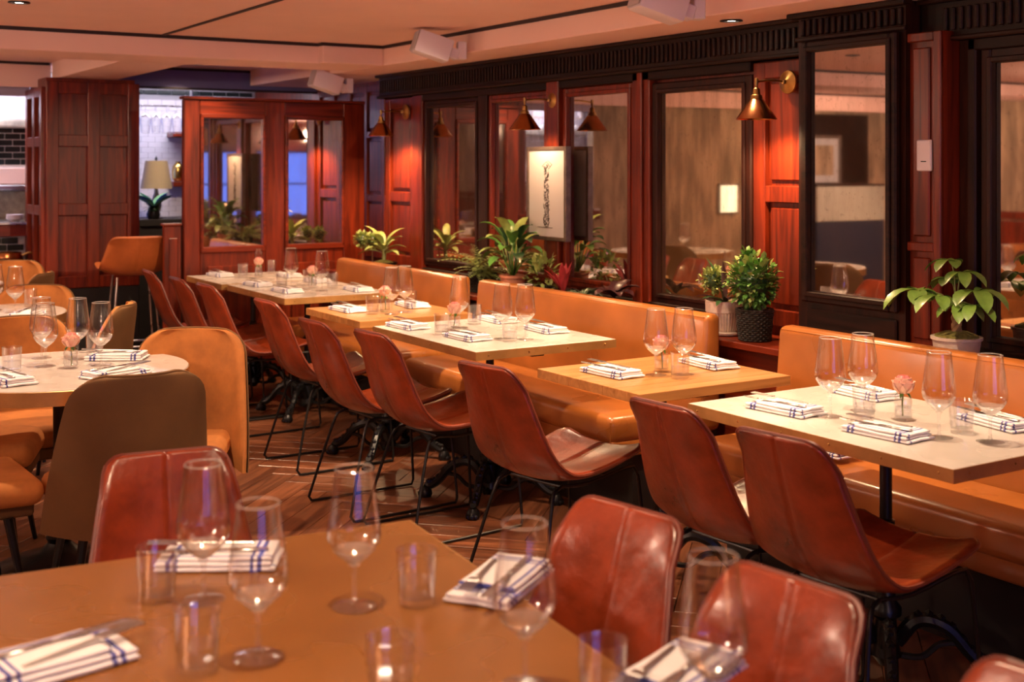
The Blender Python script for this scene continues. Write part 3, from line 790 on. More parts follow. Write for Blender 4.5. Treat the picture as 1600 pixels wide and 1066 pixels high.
# ------------------------------------------------------------------ bench seating
def bench(x, yc, label):
    return thing('banquette', label, 'bench', (x, yc, 0), 0, 'tan leather banquettes')
def bench_back(t, y0, y1, x):
    o = t.location; y0 -= o.y; y1 -= o.y; x -= o.x
    b = MB(); b.box(x, x + .085, y0, y1, .36, .86, bev=.028, seg=4)
    for v in b.bm.verts: v.co.x += (.86 - v.co.z) * -.09 * (1 if v.co.x < x + .04 else 0)
    bc = b.obj('back_cushion', 'bench', t, ang=60)
    b = MB(); b.box(x, x + .083, y0 + .03, y1 - .03, .0, .36); b.obj('back_support', 'plinth', t, smooth=False)
    b = MB(); b.tube([(x + .004, y0 + .02, .846), (x + .004, y1 - .02, .846)], .0035, 6); b.obj('piping', 'bench', bc)
def bench_seat(t, y0, y1, x0, x1):
    o = t.location; y0 -= o.y; y1 -= o.y; x0 -= o.x; x1 -= o.x
    b = MB(); b.box(x0, x1, y0, y1, .345, .462, bev=.035, seg=4)
    for v in b.bm.verts:
        if v.co.z > .44: v.co.z += .006 * math.sin((v.co.y - y0) * 5)
    sc_ = b.obj('seat_cushion', 'bench', t, ang=60)
    b = MB(); b.box(x0 + .012, x1, y0 + .004, y1 - .004, .29, .36, bev=.01, seg=2); b.obj('seat_valance', 'bench', t, ang=60)
    for yy in (y0 + .012, y1 - .012):
        b = MB(); b.tube([(x0 + .01, yy, .44), (x0 + .01, yy, .31)], .003, 6); b.obj('piping', 'bench', sc_)
    b = MB(); b.box(x0 + .14, x1 - .02, y0 + .03, y1 - .03, 0, .289); b.obj('plinth', 'plinth', t, smooth=False)
bn = bench(3.3, 6, 'long tan leather banquette running from the third table to the far tables')
bench_back(bn, 4.0, 5.92, 3.495); bench_back(bn, 6.12, 7.82, 3.495); bench_seat(bn, 4.06, 5.92, 3.03, 3.45); bench_seat(bn, 6.12, 7.9, 3.03, 3.45)
bn = bench(3.3, 2.4, 'near tan leather banquette right of the gap with the ribbed pot')
bench_back(bn, 1.2, 3.60, 3.515); bench_seat(bn, 1.2, 3.62, 3.10, 3.47)

# ------------------------------------------------------------------ tables
def iron_base(t, h, leg_r=.30, rot=PI / 4):
    MB().lathe([(0, h), (.05, h), (.05, h - .012), (.018, h - .02), (.018, .46), (.026, .455), (.026, .43), (.018, .425), (.022, .30), (.030, .22), (.045, .20), (.045, .18), (.030, .165), (.036, .10), (.045, .06), (.02, .03), (0, .03)], 20).obj('column', 'black', t)
    for k in range(4):
        a = rot + k * PI / 2; c, s = math.cos(a), math.sin(a)
        pts = bez([(.03, 0, .10), (.09, 0, .165), (.17, 0, .15), (.24, 0, .075), (leg_r - .02, 0, .05), (leg_r, 0, .06)], 5)
        b = MB(); b.tube([(p.x * c, p.x * s, p.z) for p in pts], [.024 - .010 * i / len(pts) for i in range(len(pts))], 8)
        pts2 = bez([(.035, 0, .06), (.10, 0, .06), (.15, 0, .10), (.20, 0, .11)], 5)
        b.tube([(p.x * c, p.x * s, p.z) for p in pts2], .010, 6)
        for i in range(3, len(pts) - 4, 2):
            p = pts[i]; bmesh.ops.create_icosphere(b.bm, subdivisions=1, radius=.015, matrix=Matrix.Translation((p.x * c, p.x * s, p.z + .018)))
        leg = b.obj('leg', 'black', t)
        q = MB(); q.lathe([(0, 0), (.026, 0), (.032, .012), (.028, .03), (.018, .045), (0, .05)], 12, (leg_r * c, leg_r * s, 0))
        for m in range(3):
            aa = a + (m - 1) * .7; bmesh.ops.create_icosphere(q.bm, subdivisions=1, radius=.012, matrix=Matrix.Translation((leg_r * c + .026 * math.cos(aa), leg_r * s + .026 * math.sin(aa), .013)))
        q.obj('claw_foot', 'black', leg)
def rect_table(x0, x1, y0, y1, top, label, kind='zinc', rz=0, H=.75, th=.034, base=True):
    t = thing('dining_table', label, 'table', ((x0 + x1) / 2, (y0 + y1) / 2, 0), rz, 'square topped dining tables')
    W, L = (x1 - x0) / 2, (y1 - y0) / 2
    if kind == 'butcher':
        n = 9; sw = 2 * L / n
        bm_ = MB().box(-W, W, -sw / 2 + .0004, sw / 2 - .0004, H - th, H, bev=.0015).mesh('plank', 'butcher', smooth=False)
        for k in range(n): mesh_obj('plank', bm_, t, (0, -L + sw * (k + .5), 0))
    else:
        MB().box(-W + .002, W - .002, -L + .002, L - .002, H - th, H, bev=.002).obj('table_top', top, t, smooth=False)
        b = MB(); e = .0025
        b.box(-W, -W + e, -L, L, H - th - .002, H - .001); b.box(W - e, W, -L, L, H - th - .002, H - .001)
        b.box(-W + e, W - e, -L, -L + e, H - th - .002, H - .001); b.box(-W + e, W - e, L - e, L, H - th - .002, H - .001)
        b.obj('brass_edge', 'brass2', t, smooth=False)
        sm = MB(); bmesh.ops.create_icosphere(sm.bm, subdivisions=1, radius=.0042); sm = sm.mesh('screw', 'brass')
        ny = max(3, round(2 * L / .16)); nx = max(2, round(2 * W / .18))
        for k in range(ny):
            yy = -L + .045 + (2 * L - .09) * k / (ny - 1)
            mesh_obj('screw', sm, t, (-W, yy, H - th / 2))
        for k in range(nx):
            xx = -W + .06 + (2 * W - .12) * k / (nx - 1)
            mesh_obj('screw', sm, t, (xx, -L, H - th / 2))
    b = MB(); b.box(-W + .08, W - .08, -.03, .03, H - th - .022, H - th - .003); b.box(-.03, .03, -L + .08, L - .08, H - th - .021, H - th - .0031)
    b.obj('top_bracket', 'black', t, smooth=False)
    if base: iron_base(t, H - th - .022)
    return t
rect_table(2.535, 3.20, 1.99, 2.99, 'zinc', 'nearest bench table, pale top with brass edge, at the right')
rect_table(2.495, 3.175, 3.185, 3.79, None, 'small bench table with a bare oak plank top', 'butcher')
rect_table(2.505, 3.205, 4.25, 5.19, 'zinc', 'third bench table from the right, pale top with studded brass edge')
rect_table(2.525, 3.15, 5.375, 6.03, None, 'small oak topped bench table left of the third table', 'butcher')
rect_table(2.60, 3.27, 6.515, 7.46, 'zinc', 'long pale brass edged table near the far bench end')
rect_table(2.575, 3.25, 7.50, 8.20, 'zinc', 'farthest bench table, against the mirror partition')
FG = rect_table(0, 1.5, 0, 1.45, 'bronze', 'large bronze topped foreground table', rz=R(-5.9), th=.03, base=False)
# place: back right corner at (1.207, 2.322)
cr = Matrix.Rotation(R(-5.9), 3, 'Z') @ Vector((.75, .725, 0))
FG.location = (1.207 - cr.x, 2.322 - cr.y, 0)
for s in (-.38, .38):
    bs = bpy.data.objects.new('pedestal', MB().lathe([(0, .69), (.05, .69), (.05, .675), (.02, .66), (.02, .12), (.05, .06), (.18, .03), (.19, 0), (0, 0)], 24).mesh('pedestal', 'black'))
    COL.objects.link(bs); bs.parent = FG; bs.location = (s, 0, 0)
def round_table(x, y, label, r=.46):
    t = thing('round_table', label, 'table', (x, y, 0), 0, 'round dining tables')
    MB().lathe([(0, .716), (r - .004, .716), (r - .001, .75 - .004), (r - .004, .75), (0, .75)], 64).obj('table_top', 'zinc', t, ang=30)
    MB().lathe([(r, .698), (r, .746), (r - .003, .748), (r - .003, .698), (r, .698)], 64).obj('brass_edge', 'brass2', t, ang=30)
    MB().lathe([(0, .715), (.08, .715), (.08, .70), (.024, .69), (.022, .40), (.034, .20), (.05, .14), (.04, .12), (.07, .09), (.20, .05), (.24, .03), (.25, 0), (0, 0)], 28).obj('pedestal', 'black', t)
    return t
round_table(1.008, 4.711, 'near round table with pale top and deep brass rim')
round_table(1.002, 6.71, 'second round table behind the near round one')
round_table(-.9, 5.6, 'round table at the left, seen only in the mirrors')
round_table(1.0, 8.45, 'farthest round table before the kitchen pass')

# ------------------------------------------------------------------ leather chairs
PROF = bez([(.0, 0, .835), (.045, 0, .70), (.095, 0, .565), (.145, 0, .485), (.215, 0, .438), (.32, 0, .430), (.46, 0, .446), (.60, 0, .478)], 8)
def chair_shell(prof, wfun, T=.022, dish=.03, seam=True, r=.034):
    S = [0]
    for a, c in zip(prof, prof[1:]): S.append(S[-1] + (c - a).length)
    Ltot = S[-1]
    def at(s):
        s = min(max(s, 0), Ltot)
        for i in range(len(S) - 1):
            if s <= S[i + 1] or i == len(S) - 2:
                k = (s - S[i]) / (S[i + 1] - S[i]); p = prof[i].lerp(prof[i + 1], k)
                j0 = max(i - 2, 0); j1 = min(i + 3, len(prof) - 1); d = (prof[j1] - prof[j0]).normalized(); return p, d
    def P(u, v):
        s = u * Ltot; p, d = at(s)
        n = Vector((-d.z, 0, d.x))      # points to the sitter
        if n.x < 0 and n.z < 0: n = -n
        w_ = wfun(u) / 2
        e = min(s, Ltot - s)
        if e < r: w_ = w_ - r + math.sqrt(max(0, r * r - (r - e) ** 2))
        q = (v * 2 - 1)
        k = abs(q) ** 2.2
        up = n * (dish * k * (1 if u > .1 else u * 10))
        f = 1.0
        if seam and abs(q) < .04: f = .62
        return Vector((p.x, q * w_, p.z)) + up, n, f
    us = [0, .004, .012, .025, .045, .07] + [.07 + .86 * i / 26 for i in range(1, 26)] + [.93, .955, .975, .988, .996, 1]
    vs = [0, .02, .07, .16, .26, .36, .44, .478, .5, .522, .56, .64, .74, .84, .93, .98, 1]
    b = MB(); b.sheet(P, 0, 0, T, us, vs)
    # edge welt
    loop = [P(u, 0)[0] for u in us] + [P(1, v)[0] for v in vs[1:]] + [P(u, 1)[0] for u in reversed(us[:-1])] + [P(0, v)[0] for v in reversed(vs[1:-1])]
    wl_ = MB(); wl_.tube(loop, T * .27, 6, closed=True)
    return b, wl_
def chw(u): return .262 + .158 * min(1, u / .52) ** .9 - (.012 * max(0, (u - .6) / .4))
def leather_chair():
    t = thing('leather_chair', '', 'chair', (0, 0, 0), 0)
    b, wl_ = chair_shell(PROF, chw)
    off = Matrix.Translation((-.3, 0, 0))
    b.xf(off); wl_.xf(off)
    sh = b.obj('shell', 'leather', t, ang=70); wl_.obj('welt', 'leather2', sh)
    for s in (-1, 1):
        q = MB()
        pts = bez([(-.055, s * .13, .412), (.05, s * .15, .408), (.20, s * .165, .432), (.262, s * .17, .435)], 3)
        pts += bez([(.285, s * .172, .40), (.305, s * .182, .20), (.318, s * .190, .03)], 3)
        pts += bez([(.31, s * .192, .009), (.10, s * .196, .008), (-.15, s * .20, .008), (-.198, s * .20, .010)], 3)
        pts += bez([(-.212, s * .198, .03), (-.16, s * .165, .22), (-.11, s * .14, .38), (-.085, s * .132, .405)], 3)
        q.tube(pts, .0062, 8, closed=True); q.obj('sled_frame', 'wire', t)
    for xx, hw_, zz in ((.15, .158, .420), (-.05, .134, .409)): MB().tube([(xx, -hw_, zz), (xx, hw_, zz)], .006, 8).obj('cross_bar', 'wire', t)
    return t
LC = leather_chair()
chairs = [  # back top x, y, facing angle, label
    (2.165, 2.225, 6, 'brown leather sled chair with its seat showing, in front of the nearest bench table'),
    (2.175, 2.685, 4, 'brown leather sled chair just left of the nearest one, a napkin shape glimpsed beside it'),
    (2.10, 3.52, 11, 'brown leather sled chair with a shiny worn seat, at the small oak table'),
    (2.13, 4.45, 4, 'brown leather sled chair at the right end of the third table, creased seat'),
    (2.075, 4.905, 3, 'brown leather sled chair second at the third table, behind the creased one'),
    (2.19, 5.76, 2, 'brown leather sled chair standing alone at the farther oak table'),
    (2.20, 6.70, 2, 'brown leather sled chair at the corner of the long far table'),
    (2.18, 7.16, 0, 'brown leather sled chair in the middle of the far three'),
    (2.18, 7.75, -3, 'brown leather sled chair farthest back, by the bar stool'),
]
CG = 'brown leather sled chairs along the bench tables'
for x, y, a, l in chairs:
    a = R(a); place(LC, (x + .3 * math.cos(a), y + .3 * math.sin(a), 0), a, l, CG)
FGG = 'brown leather chairs around the foreground table'
for x, y, a, l in (
    (.845, 2.845, -98, 'red brown leather chair facing the camera across the foreground table'),
    (1.47, 1.90, 190, 'red brown leather chair at the right side of the foreground table, farther one, shiny top'),
    (1.44, 1.43, 186, 'red brown leather chair at the right side of the foreground table, large in the corner'),
    (1.45, .95, 184, 'red brown leather chair top cut off at the bottom right corner')):
    a = R(a); place(LC, (x + .3 * math.cos(a), y + .3 * math.sin(a), 0), a, l, FGG)

# bar stool
st = thing('bar_stool', 'orange leather bar stool with thin steel legs by the wooden column', 'stool', (2.33, 8.60, 0), R(84))
SP = bez([(.0, 0, 1.01), (.03, 0, .92), (.07, 0, .83), (.115, 0, .775), (.18, 0, .745), (.27, 0, .742), (.36, 0, .75), (.44, 0, .765)], 6)
b, wl_ = chair_shell(SP, lambda u: .34 + .12 * min(1, u / .4), T=.02, dish=.05)
b.xf(Matrix.Translation((-.22, 0, 0))); wl_.xf(Matrix.Translation((-.22, 0, 0)))
sh = b.obj('shell', 'orange', st, ang=70); wl_.obj('welt', 'orange', sh)
for sx in (-1, 1):
    for sy in (-1, 1):
        b = MB(); b.tube([(sx * .10 + .02, sy * .12, .73), (sx * .17 + .02, sy * .18, 0.002)], .008, 8); b.obj('leg', 'steel', st)
b = MB(); z = .26; r_ = .155
b.tube([(r_ + .02, -.165, z), (r_ + .02, .165, z), (-r_ + .02, .165, z), (-r_ + .02, -.165, z)], .006, 8, closed=True); b.obj('foot_rail', 'steel', st)

# ------------------------------------------------------------------ velvet chairs
def velvet_chair():
    t = thing('velvet_chair', '', 'chair', (0, 0, 0), 0)
    H0, H1 = .33, .845
    def P(u, v):           # u across -1..1, v up
        q = u * 2 - 1
        z = H0 + (H1 - H0) * v
        half = .252 - .062 * v ** 1.5
        wrap = .17 * (1 - v) ** .8 + .035
        e = H1 - z; r = .085
        hw = half
        if e < r: hw = half - r + math.sqrt(max(0, r * r - (r - e) ** 2))
        y = q * hw
        x = -.235 - .045 * v + wrap * (abs(q) ** 2.4)
        n = Vector((1, -q * 1.1 * abs(q) ** .6, .12)).normalized()
        return Vector((x, y, z)), n, 1
    us = [0, .02, .06, .12, .2, .3, .4, .5, .6, .7, .8, .88, .94, .98, 1]
    vs = [0, .1, .2, .3, .4, .5, .6, .7, .78, .84, .89, .93, .96, .985, .997, 1]
    b = MB(); b.sheet(P, 0, 0, .034, us, vs); bk = b.obj('backrest', 'velvet', t, ang=70)
    def Q(u, v):
        p, n, k = P(u, v); return p - n * .0172, n, .3
    b = MB(); b.sheet(Q, 0, 0, .02, us, vs); b.obj('back_cover', 'velvet_back', t, ang=70)
    loop = [P(0, v)[0] for v in vs] + [P(u, 1)[0] for u in us[1:]] + [P(1, v)[0] for v in reversed(vs[:-1])]
    b = MB(); b.tube([p - Vector((.014, 0, 0)) for p in loop], .006, 6); b.obj('piping', 'velvet_back', bk)
    b = MB(); b.box(-.205, .255, -.222, .222, .375, .465, bev=.042, seg=4)
    for v in b.bm.verts:
        if v.co.z > .42: v.co.z += .012 * (1 - (v.co.y / .23) ** 2) * (1 - (v.co.x / .26) ** 2)
        v.co.y *= 1 - .30 * max(0, (.06 - v.co.x) / .26) ** 1.3
    b.obj('seat_cushion', 'velvet', t, ang=60)
    b = MB(); b.box(-.16, .235, -.15, .15, .33, .376, bev=.012, seg=2); b.obj('seat_base', 'velvet_back', t, ang=60)
    for sx in (-1, 1):
        for sy in (-1, 1):
            b = MB(); b.tube([(sx * .15, sy * .15, .335), (sx * .205, sy * .205, 0.001)], [.016, .009], 8); b.obj('leg', 'black', t)
    return t
VC = velvet_chair()
VG = 'amber velvet chairs around the round tables'
for bx_, by_, dx, dy, l in (
    (1.56, 4.84, -.56, -.83, 'amber velvet chair at the right of the near round table, inside of its back lit'),
    (1.075, 3.87, .04, 1, 'khaki backed velvet chair seen from behind, before the near round table'),
    (1.57, 5.86, -.89, .46, 'velvet chair seen from behind between the two round tables'),
    (1.40, 7.03, -.53, -.85, 'amber velvet chair behind the second round table'),
    (1.62, 8.90, -.5, -.85, 'amber velvet chair farthest back at the far round table'),
    (1.60, 7.80, -.87, .5, 'velvet chair corner peeking above the second round table chairs'),
    (.50, 5.17, .88, -.30, 'amber velvet chair pushed under the near round table from the left'),
    (.33, 4.45, 1, .05, 'amber velvet chair cut by the left edge, lower front seat corner'),
    (1.02, 5.62, .0, -1, 'amber velvet chair across the near round table, mostly under it'),
    (-.95, 4.95, 0, 1, 'velvet chair at the left round table, back to the front window'),
    (-.35, 5.75, -1, -.1, 'velvet chair at the left round table, on the side toward the bench'),
    (-.95, 6.35, .0, -1, 'velvet chair at the left round table, facing the front window')):
    d = Vector((dx, dy)).normalized(); a = math.atan2(d.y, d.x)
    place(VC, (bx_ + .275 * d.x, by_ + .275 * d.y, 0), a, l, VG)

# ------------------------------------------------------------------ table ware
def wine_glass():
    t = thing('wine_glass', '', 'glass')
    MB().lathe([(0, .0015), (.036, .0012), (.0375, .0025), (.030, .004), (.008, .007), (.0042, .014), (.0038, .05), (.0045, .066), (.010, .072), (0, .073)], 24).obj('stem_and_foot', 'footglass', t)
    MB().lathe([(.002, .0735), (.014, .078), (.030, .092), (.0425, .110), (.0455, .122), (.0445, .140), (.040, .175), (.0345, .215), (.0325, .234)], 32).obj('bowl', 'wineglass', t)
    MB().lathe([(0, .0725), (.004, .0728), (.0135, .0775), (.0295, .0915), (.036, .0995), (.0352, .1005)], 32).obj('bowl_bottom', 'solidglass', t)
    MB().lathe([(.0325, .2345), (.0333, .2355), (.0322, .2365), (.0315, .2355), (.0325, .2345)], 32).obj('rim', 'solidglass', t)
    return t
def tumbler():
    t = thing('tumbler', '', 'glass')
    MB().lathe([(0, .001), (.028, .001), (.031, .004), (.0345, .092), (.0352, .0935), (.0335, .0935), (.0325, .090), (.0295, .013), (0, .011)], 28).obj('glass_body', 'glass', t)
    MB().lathe([(0, .0115), (.0293, .0135), (.0305, .042), (0, .042)], 24).obj('glass_base', 'water', t)
    return t
def rose_vase():
    t = thing('rose_vase', '', 'flowers')
    MB().lathe([(0, .001), (.024, .001), (.026, .004), (.026, .060), (.024, .066), (.0245, .068), (.022, .066), (.0235, .058), (.0235, .010), (0, .008)], 24).obj('vase', 'glass', t)
    MB().lathe([(0, .0085), (.0232, .0105), (.0232, .040), (0, .040)], 20).obj('water', 'water', t)
    MB().tube(bez([(.006, 0, .012), (0, .003, .05), (0, 0, .085)]), .0025, 6).obj('stem', 'stem', t)
    rr = random.Random(5)
    fl_ = MB().lathe([(0, .080), (.012, .084), (.020, .096), (.021, .110), (.014, .120), (0, .124)], 14).obj('bud', 'rose_cream', t)
    for ring, (n, rad, h, s, lean, mt) in enumerate(((5, .020, .090, .050, .05, 'rose_pink'), (6, .032, .084, .052, .20, 'rose_cream'), (7, .040, .080, .050, .50, 'rose_cream'))):
        for k in range(n):
            a = 2 * PI * k / n + ring * .5
            def PP(u, v):
                q = u * 2 - 1; wdt = s * .55 * math.sin(PI * (.18 + .66 * v)) 
                out = rad * .62 * math.sin(PI * (.16 + .42 * v)) + lean * .022 * v ** 3 - .008 * q * q
                p = Vector((out, q * wdt, h + s * .85 * v - .010 * lean * v ** 4 * 1.5))
                m_ = Matrix.Rotation(a, 3, 'Z'); return m_ @ p, m_ @ Vector((1, 0, -.2)).normalized(), 1
            MB().sheet(PP, 4, 5, .0012).obj('petal', mt, fl_)
    g = MB()
    for k in range(5):
        a = 2 * PI * k / 5; g.leaf((.004 * math.cos(a), .004 * math.sin(a), .084), (math.cos(a), math.sin(a), -.3), .028, .010, .9)
    g.obj('sepals', 'leaf', t, recalc=False)
    return t
def napkin_mesh(t, m='napkin'):
    def layer(z, sx, sy, dx, dy, nm, T=.007, wav=.002, seed=0):
        rr = random.Random(seed); ph = rr.uniform(0, 6)
        def PP(u, v):
            x = (u - .5) * sx + dx; y = (v - .5) * sy + dy
            return Vector((x, y, z + wav * math.sin(x * 40 + ph) * math.sin(y * 50 + ph) + .002 * math.exp(-((v - .5) * 5) ** 2))), Vector((0, 0, 1)), 1
        us = [0, .015, .04] + [.04 + .92 * i / 9 for i in range(1, 9)] + [.96, .985, 1]
        return MB().sheet(PP, 0, 0, T, us, [0, .03, .08, .2, .35, .5, .65, .8, .92, .97, 1]).obj(nm, m, t, ang=50)
    layer(.0045, .190, .104, 0, 0, 'lower_fold', .0072, .0004, 1)
    layer(.0125, .184, .098, .003, .002, 'middle_fold', .0072, .0008, 2)
    layer(.0205, .150, .090, -.014, .003, 'upper_fold', .0066, .0012, 3)
def fork(t, x=.02, y=0, z=.0275, rot=0):
    b = MB()
    b.box(-.085, .02, -.004, .004, -.0012, .0012, bev=.001); b.box(.02, .04, -.010, .010, -.001, .0015, bev=.001)
    for k in range(4): b.box(.04, .085, -.0095 + k * .0053, -.0068 + k * .0053, -.001, .0012 , bev=0)
    b.xf(Matrix.Translation((x, y, z)) @ Matrix.Rotation(rot, 4, 'Z') @ Matrix.Rotation(R(-3), 4, 'Y')); b.obj('fork', 'steel', t, smooth=False)
def knife(t, x=.02, y=0, z=.027, rot=0):
    b = MB(); b.box(-.09, .0, -.0055, .0055, -.002, .002, bev=.0015); b.tube([(.0, 0, 0), (.05, .002, 0), (.10, .001, 0), (.112, -.003, 0)], [.004, .009, .008, .002], 8, flat=.16)
    b.xf(Matrix.Translation((x, y, z)) @ Matrix.Rotation(rot, 4, 'Z')); b.obj('knife', 'steel', t)
def napkin_set():
    t = thing('napkin_set', '', 'napkin'); t.scale = (1.16, 1.16, 1.1); napkin_mesh(t)
    fork(t, .035, -.018, .0295, .15); knife(t, .01, .020, .0275, .05)
    return t
WG, TB, RV, NS = wine_glass(), tumbler(), rose_vase(), napkin_set()
HT = .7505
tables_ = {
 'the nearest bench table': dict(
   w=[(2.751, 2.598, 'left one of the far pair'), (2.899, 2.606, 'right one of the far pair'), (2.791, 2.239, 'left one of the near pair'), (2.865, 2.131, 'right one of the near pair')],
   g=[(2.825, 2.535, 'behind the rose, by the far wine glasses'), (2.90, 2.25, 'between the near wine glasses')],
   r=[(2.896, 2.450, '')], n=[(2.70, 2.73, 95, 'front left, fork tines out'), (2.70, 2.34, 95, 'front right, nearest the edge'), (3.10, 2.78, 85, 'bench side, behind the rose'), (3.08, 2.26, 80, 'bench side, at the right edge')]),
 'the small oak table': dict(
   w=[(2.770, 3.44, 'left one'), (2.864, 3.40, 'right one')], g=[(2.80, 3.345, 'in front of the pair of wine glasses')], r=[(2.835, 3.490, '')],
   n=[(2.65, 3.54, 93, 'chair side'), (3.07, 3.50, 85, 'bench side')]),
 'the third bench table': dict(
   w=[(2.809, 4.913, 'alone at the left end'), (2.79, 4.509, 'left one of the pair'), (2.862, 4.44, 'right one of the pair')],
   g=[(2.634, 4.765, 'left of the rose'), (2.935, 4.994, 'behind, beside the single wine glass'), (2.775, 4.425, 'in front of the wine glass pair')],
   r=[(2.735, 4.83, '')], n=[(2.62, 5.06, 92, 'front left'), (2.67, 4.60, 92, 'front, below the wine glasses'), (3.09, 5.03, 86, 'bench side, left'), (3.09, 4.62, 86, 'bench side, right')]),
 'the farther oak table': dict(
   w=[(2.774, 5.532, 'left one'), (2.868, 5.575, 'right one')], g=[(2.70, 5.60, 'left of the rose'), (2.965, 5.70, 'right of the rose')], r=[(2.80, 5.66, '')],
   n=[(2.66, 5.80, 92, 'chair side'), (3.03, 5.80, 85, 'bench side')]),
 'the long far table': dict(
   w=[(2.891, 7.135, 'left one'), (2.943, 6.786, 'right one')], g=[(2.80, 7.06, 'before the left wine glass'), (3.03, 7.20, 'behind the left wine glass'), (3.06, 6.90, 'behind the right wine glass')],
   r=[(2.985, 7.03, '')], n=[(2.74, 7.30, 92, 'front left'), (2.75, 6.85, 92, 'front right'), (3.15, 7.33, 86, 'bench side, left'), (3.14, 6.70, 86, 'bench side, right')]),
 'the farthest bench table': dict(
   w=[], g=[(2.853, 7.88, 'left one'), (3.12, 8.05, 'right one')], r=[(2.95, 7.85, '')],
   n=[(2.76, 8.06, 92, 'chair side'), (3.14, 7.78, 86, 'bench side')]),
 'the near round table': dict(
   w=[(1.003, 5.00, 'back left'), (.974, 4.79, 'front left of the rose'), (1.115, 4.90, 'behind the rose'), (1.155, 4.707, 'right of the rose')],
   g=[(1.20, 4.99, 'right of the back wine glass'), (.845, 4.72, 'front left')], r=[(1.045, 4.70, '')],
   n=[(1.25, 4.84, 150, 'right side, under the velvet chair'), (1.14, 4.45, 20, 'front'), (.80, 4.52, 100, 'left, cut by the frame')]),
 'the second round table': dict(
   w=[(1.195, 6.586, 'right one'), (1.13, 6.766, 'left one')], g=[(1.32, 6.86, 'behind')], r=[(1.00, 6.72, '')], n=[(1.22, 6.42, 60, 'front'), (.9, 6.95, 120, 'back')]),
 'the left round table in the mirrors': dict(
   w=[(-.8, 5.5, 'right one'), (-.98, 5.62, 'left one')], g=[(-.72, 5.7, 'behind')], r=[(-.9, 5.78, '')], n=[(-.62, 5.5, 60, 'right'), (-1.15, 5.6, 120, 'left')]),
 'the farthest round table': dict(
   w=[(1.05, 8.30, 'right front one'), (.90, 8.45, 'left front one'), (1.12, 8.62, 'right back one'), (.98, 8.70, 'left back one')], g=[(1.20, 8.48, 'right')], r=[], n=[(1.2, 8.3, 60, 'front')]),
}
for tn, d in tables_.items():
    for x, y, l in d['w']: place(WG, (x, y, HT), 0, 'empty wine glass on %s, %s' % (tn, l), 'wine glasses on the tables')
    for x, y, l in d['g']: place(TB, (x, y, HT), 0, 'clear water tumbler on %s, %s' % (tn, l), 'water tumblers on the tables')
    for x, y, l in d['r']: place(RV, (x, y, HT), rnd.uniform(0, 6), 'pink and cream rose in a small glass on %s' % tn, 'rose vases on the tables')
    for x, y, a, l in d['n']: place(NS, (x, y, HT), R(a), 'blue striped napkin with cutlery on %s, %s' % (tn, l), 'folded napkins on the tables')
ft = 'the foreground table'
for x, y, l in ((.681, 2.075, 'farthest left, before the leather chair'), (.672, 1.79, 'left of centre with a tall clear stem'), (.887, 1.91, 'centre, the tallest looking'), (.958, 1.488, 'lower centre'), (1.087, 1.231, 'lower right, over the napkin')):
    place(WG, (x, y, HT), 0, 'blurred wine glass on %s, %s' % (ft, l), 'wine glasses on the tables')
for x, y, l in ((.615, 2.125, 'behind the left wine glass'), (.579, 1.793, 'lower left'), (.985, 1.87, 'right of the central wine glass'), (.772, 1.543, 'bottom centre'), (1.013, 1.375, 'bottom, right of centre')):
    place(TB, (x, y, HT), 0, 'blurred water tumbler on %s, %s' % (ft, l), 'water tumblers on the tables')
for x, y, a, l in ((.775, 2.26, 150, 'far side, before the leather chair'), (1.15, 1.865, 215, 'right side, centre'), (.40, 1.92, 10, 'at the left edge'), (1.15, 1.385, 200, 'lower right')):
    place(NS, (x, y, HT), R(a), 'blurred blue striped napkin on %s, %s' % (ft, l), 'folded napkins on the tables')
# carafe-like bottle vase on the farthest table
cv = thing('glass_candle_holder', 'tall clear glass holder among the farthest tumblers', 'vase', (3.0, 7.98, HT))
MB().lathe([(0, .001), (.026, .001), (.028, .02), (.018, .05), (.012, .07), (.022, .10), (.030, .13), (.028, .15), (.020, .165), (.024, .18)], 20).obj('glass_body', 'wineglass', cv)
# napkin left on the bench seat
place(NS, (3.30, 3.12, .4745), R(85), 'folded napkin lying on the near bench seat, seen between two chair backs', 'folded napkins on the tables')

# hanging glasses over the bar and over the kitchen pass
def rack(x0, n, y, z, step, lab):
    t = thing('glass_rack', lab, 'rack', (x0, y, z))
    for dy in (-.022, .022): MB().box(-.05, (n - 1) * step + .05, dy - .004, dy + .004, -.002, .006).obj('rail', 'steel', t, smooth=False)
    MB().box(-.04, -.03, -.03, .03, .006, CEI - z - .0 if z < 2 else .03).obj('hanger', 'steel', t, smooth=False)
    MB().box((n - 1) * step + .03, (n - 1) * step + .04, -.03, .03, .006, CEI - z if z < 2 else .03).obj('hanger', 'steel', t, smooth=False)
HG = wine_glass()
HG2 = thing('hanging_wine_glass', '', 'glass')
for c in kids(HG):
    c.parent = HG2; c.matrix_parent_inverse = Matrix(); c.rotation_euler = (PI, 0, 0); c.location = (0, 0, .003)
bpy.data.objects.remove(HG)
rack(2.80, 6, 10.30, 1.985, .088, 'steel rack of hanging wine glasses above the bar')
for k in range(6): place(HG2, (2.80 + k * .088, 10.30 + (k % 2) * .0, 1.993), 0, 'wine glass hanging upside down above the bar, ' + ['leftmost', 'second from left', 'third from left', 'fourth from left', 'fifth from left', 'rightmost'][k], 'hanging wine glasses above the bar')
rack(.85, 6, 9.97, 1.95, .10, 'steel rack of hanging wine glasses in the kitchen pass')
for k in range(6): place(HG2, (.85 + k * .10, 9.97, 1.958), 0, 'wine glass hanging in the kitchen pass, ' + ['leftmost', 'second from left', 'third from left', 'fourth from left', 'fifth from left', 'rightmost'][k], 'hanging wine glasses in the kitchen pass')

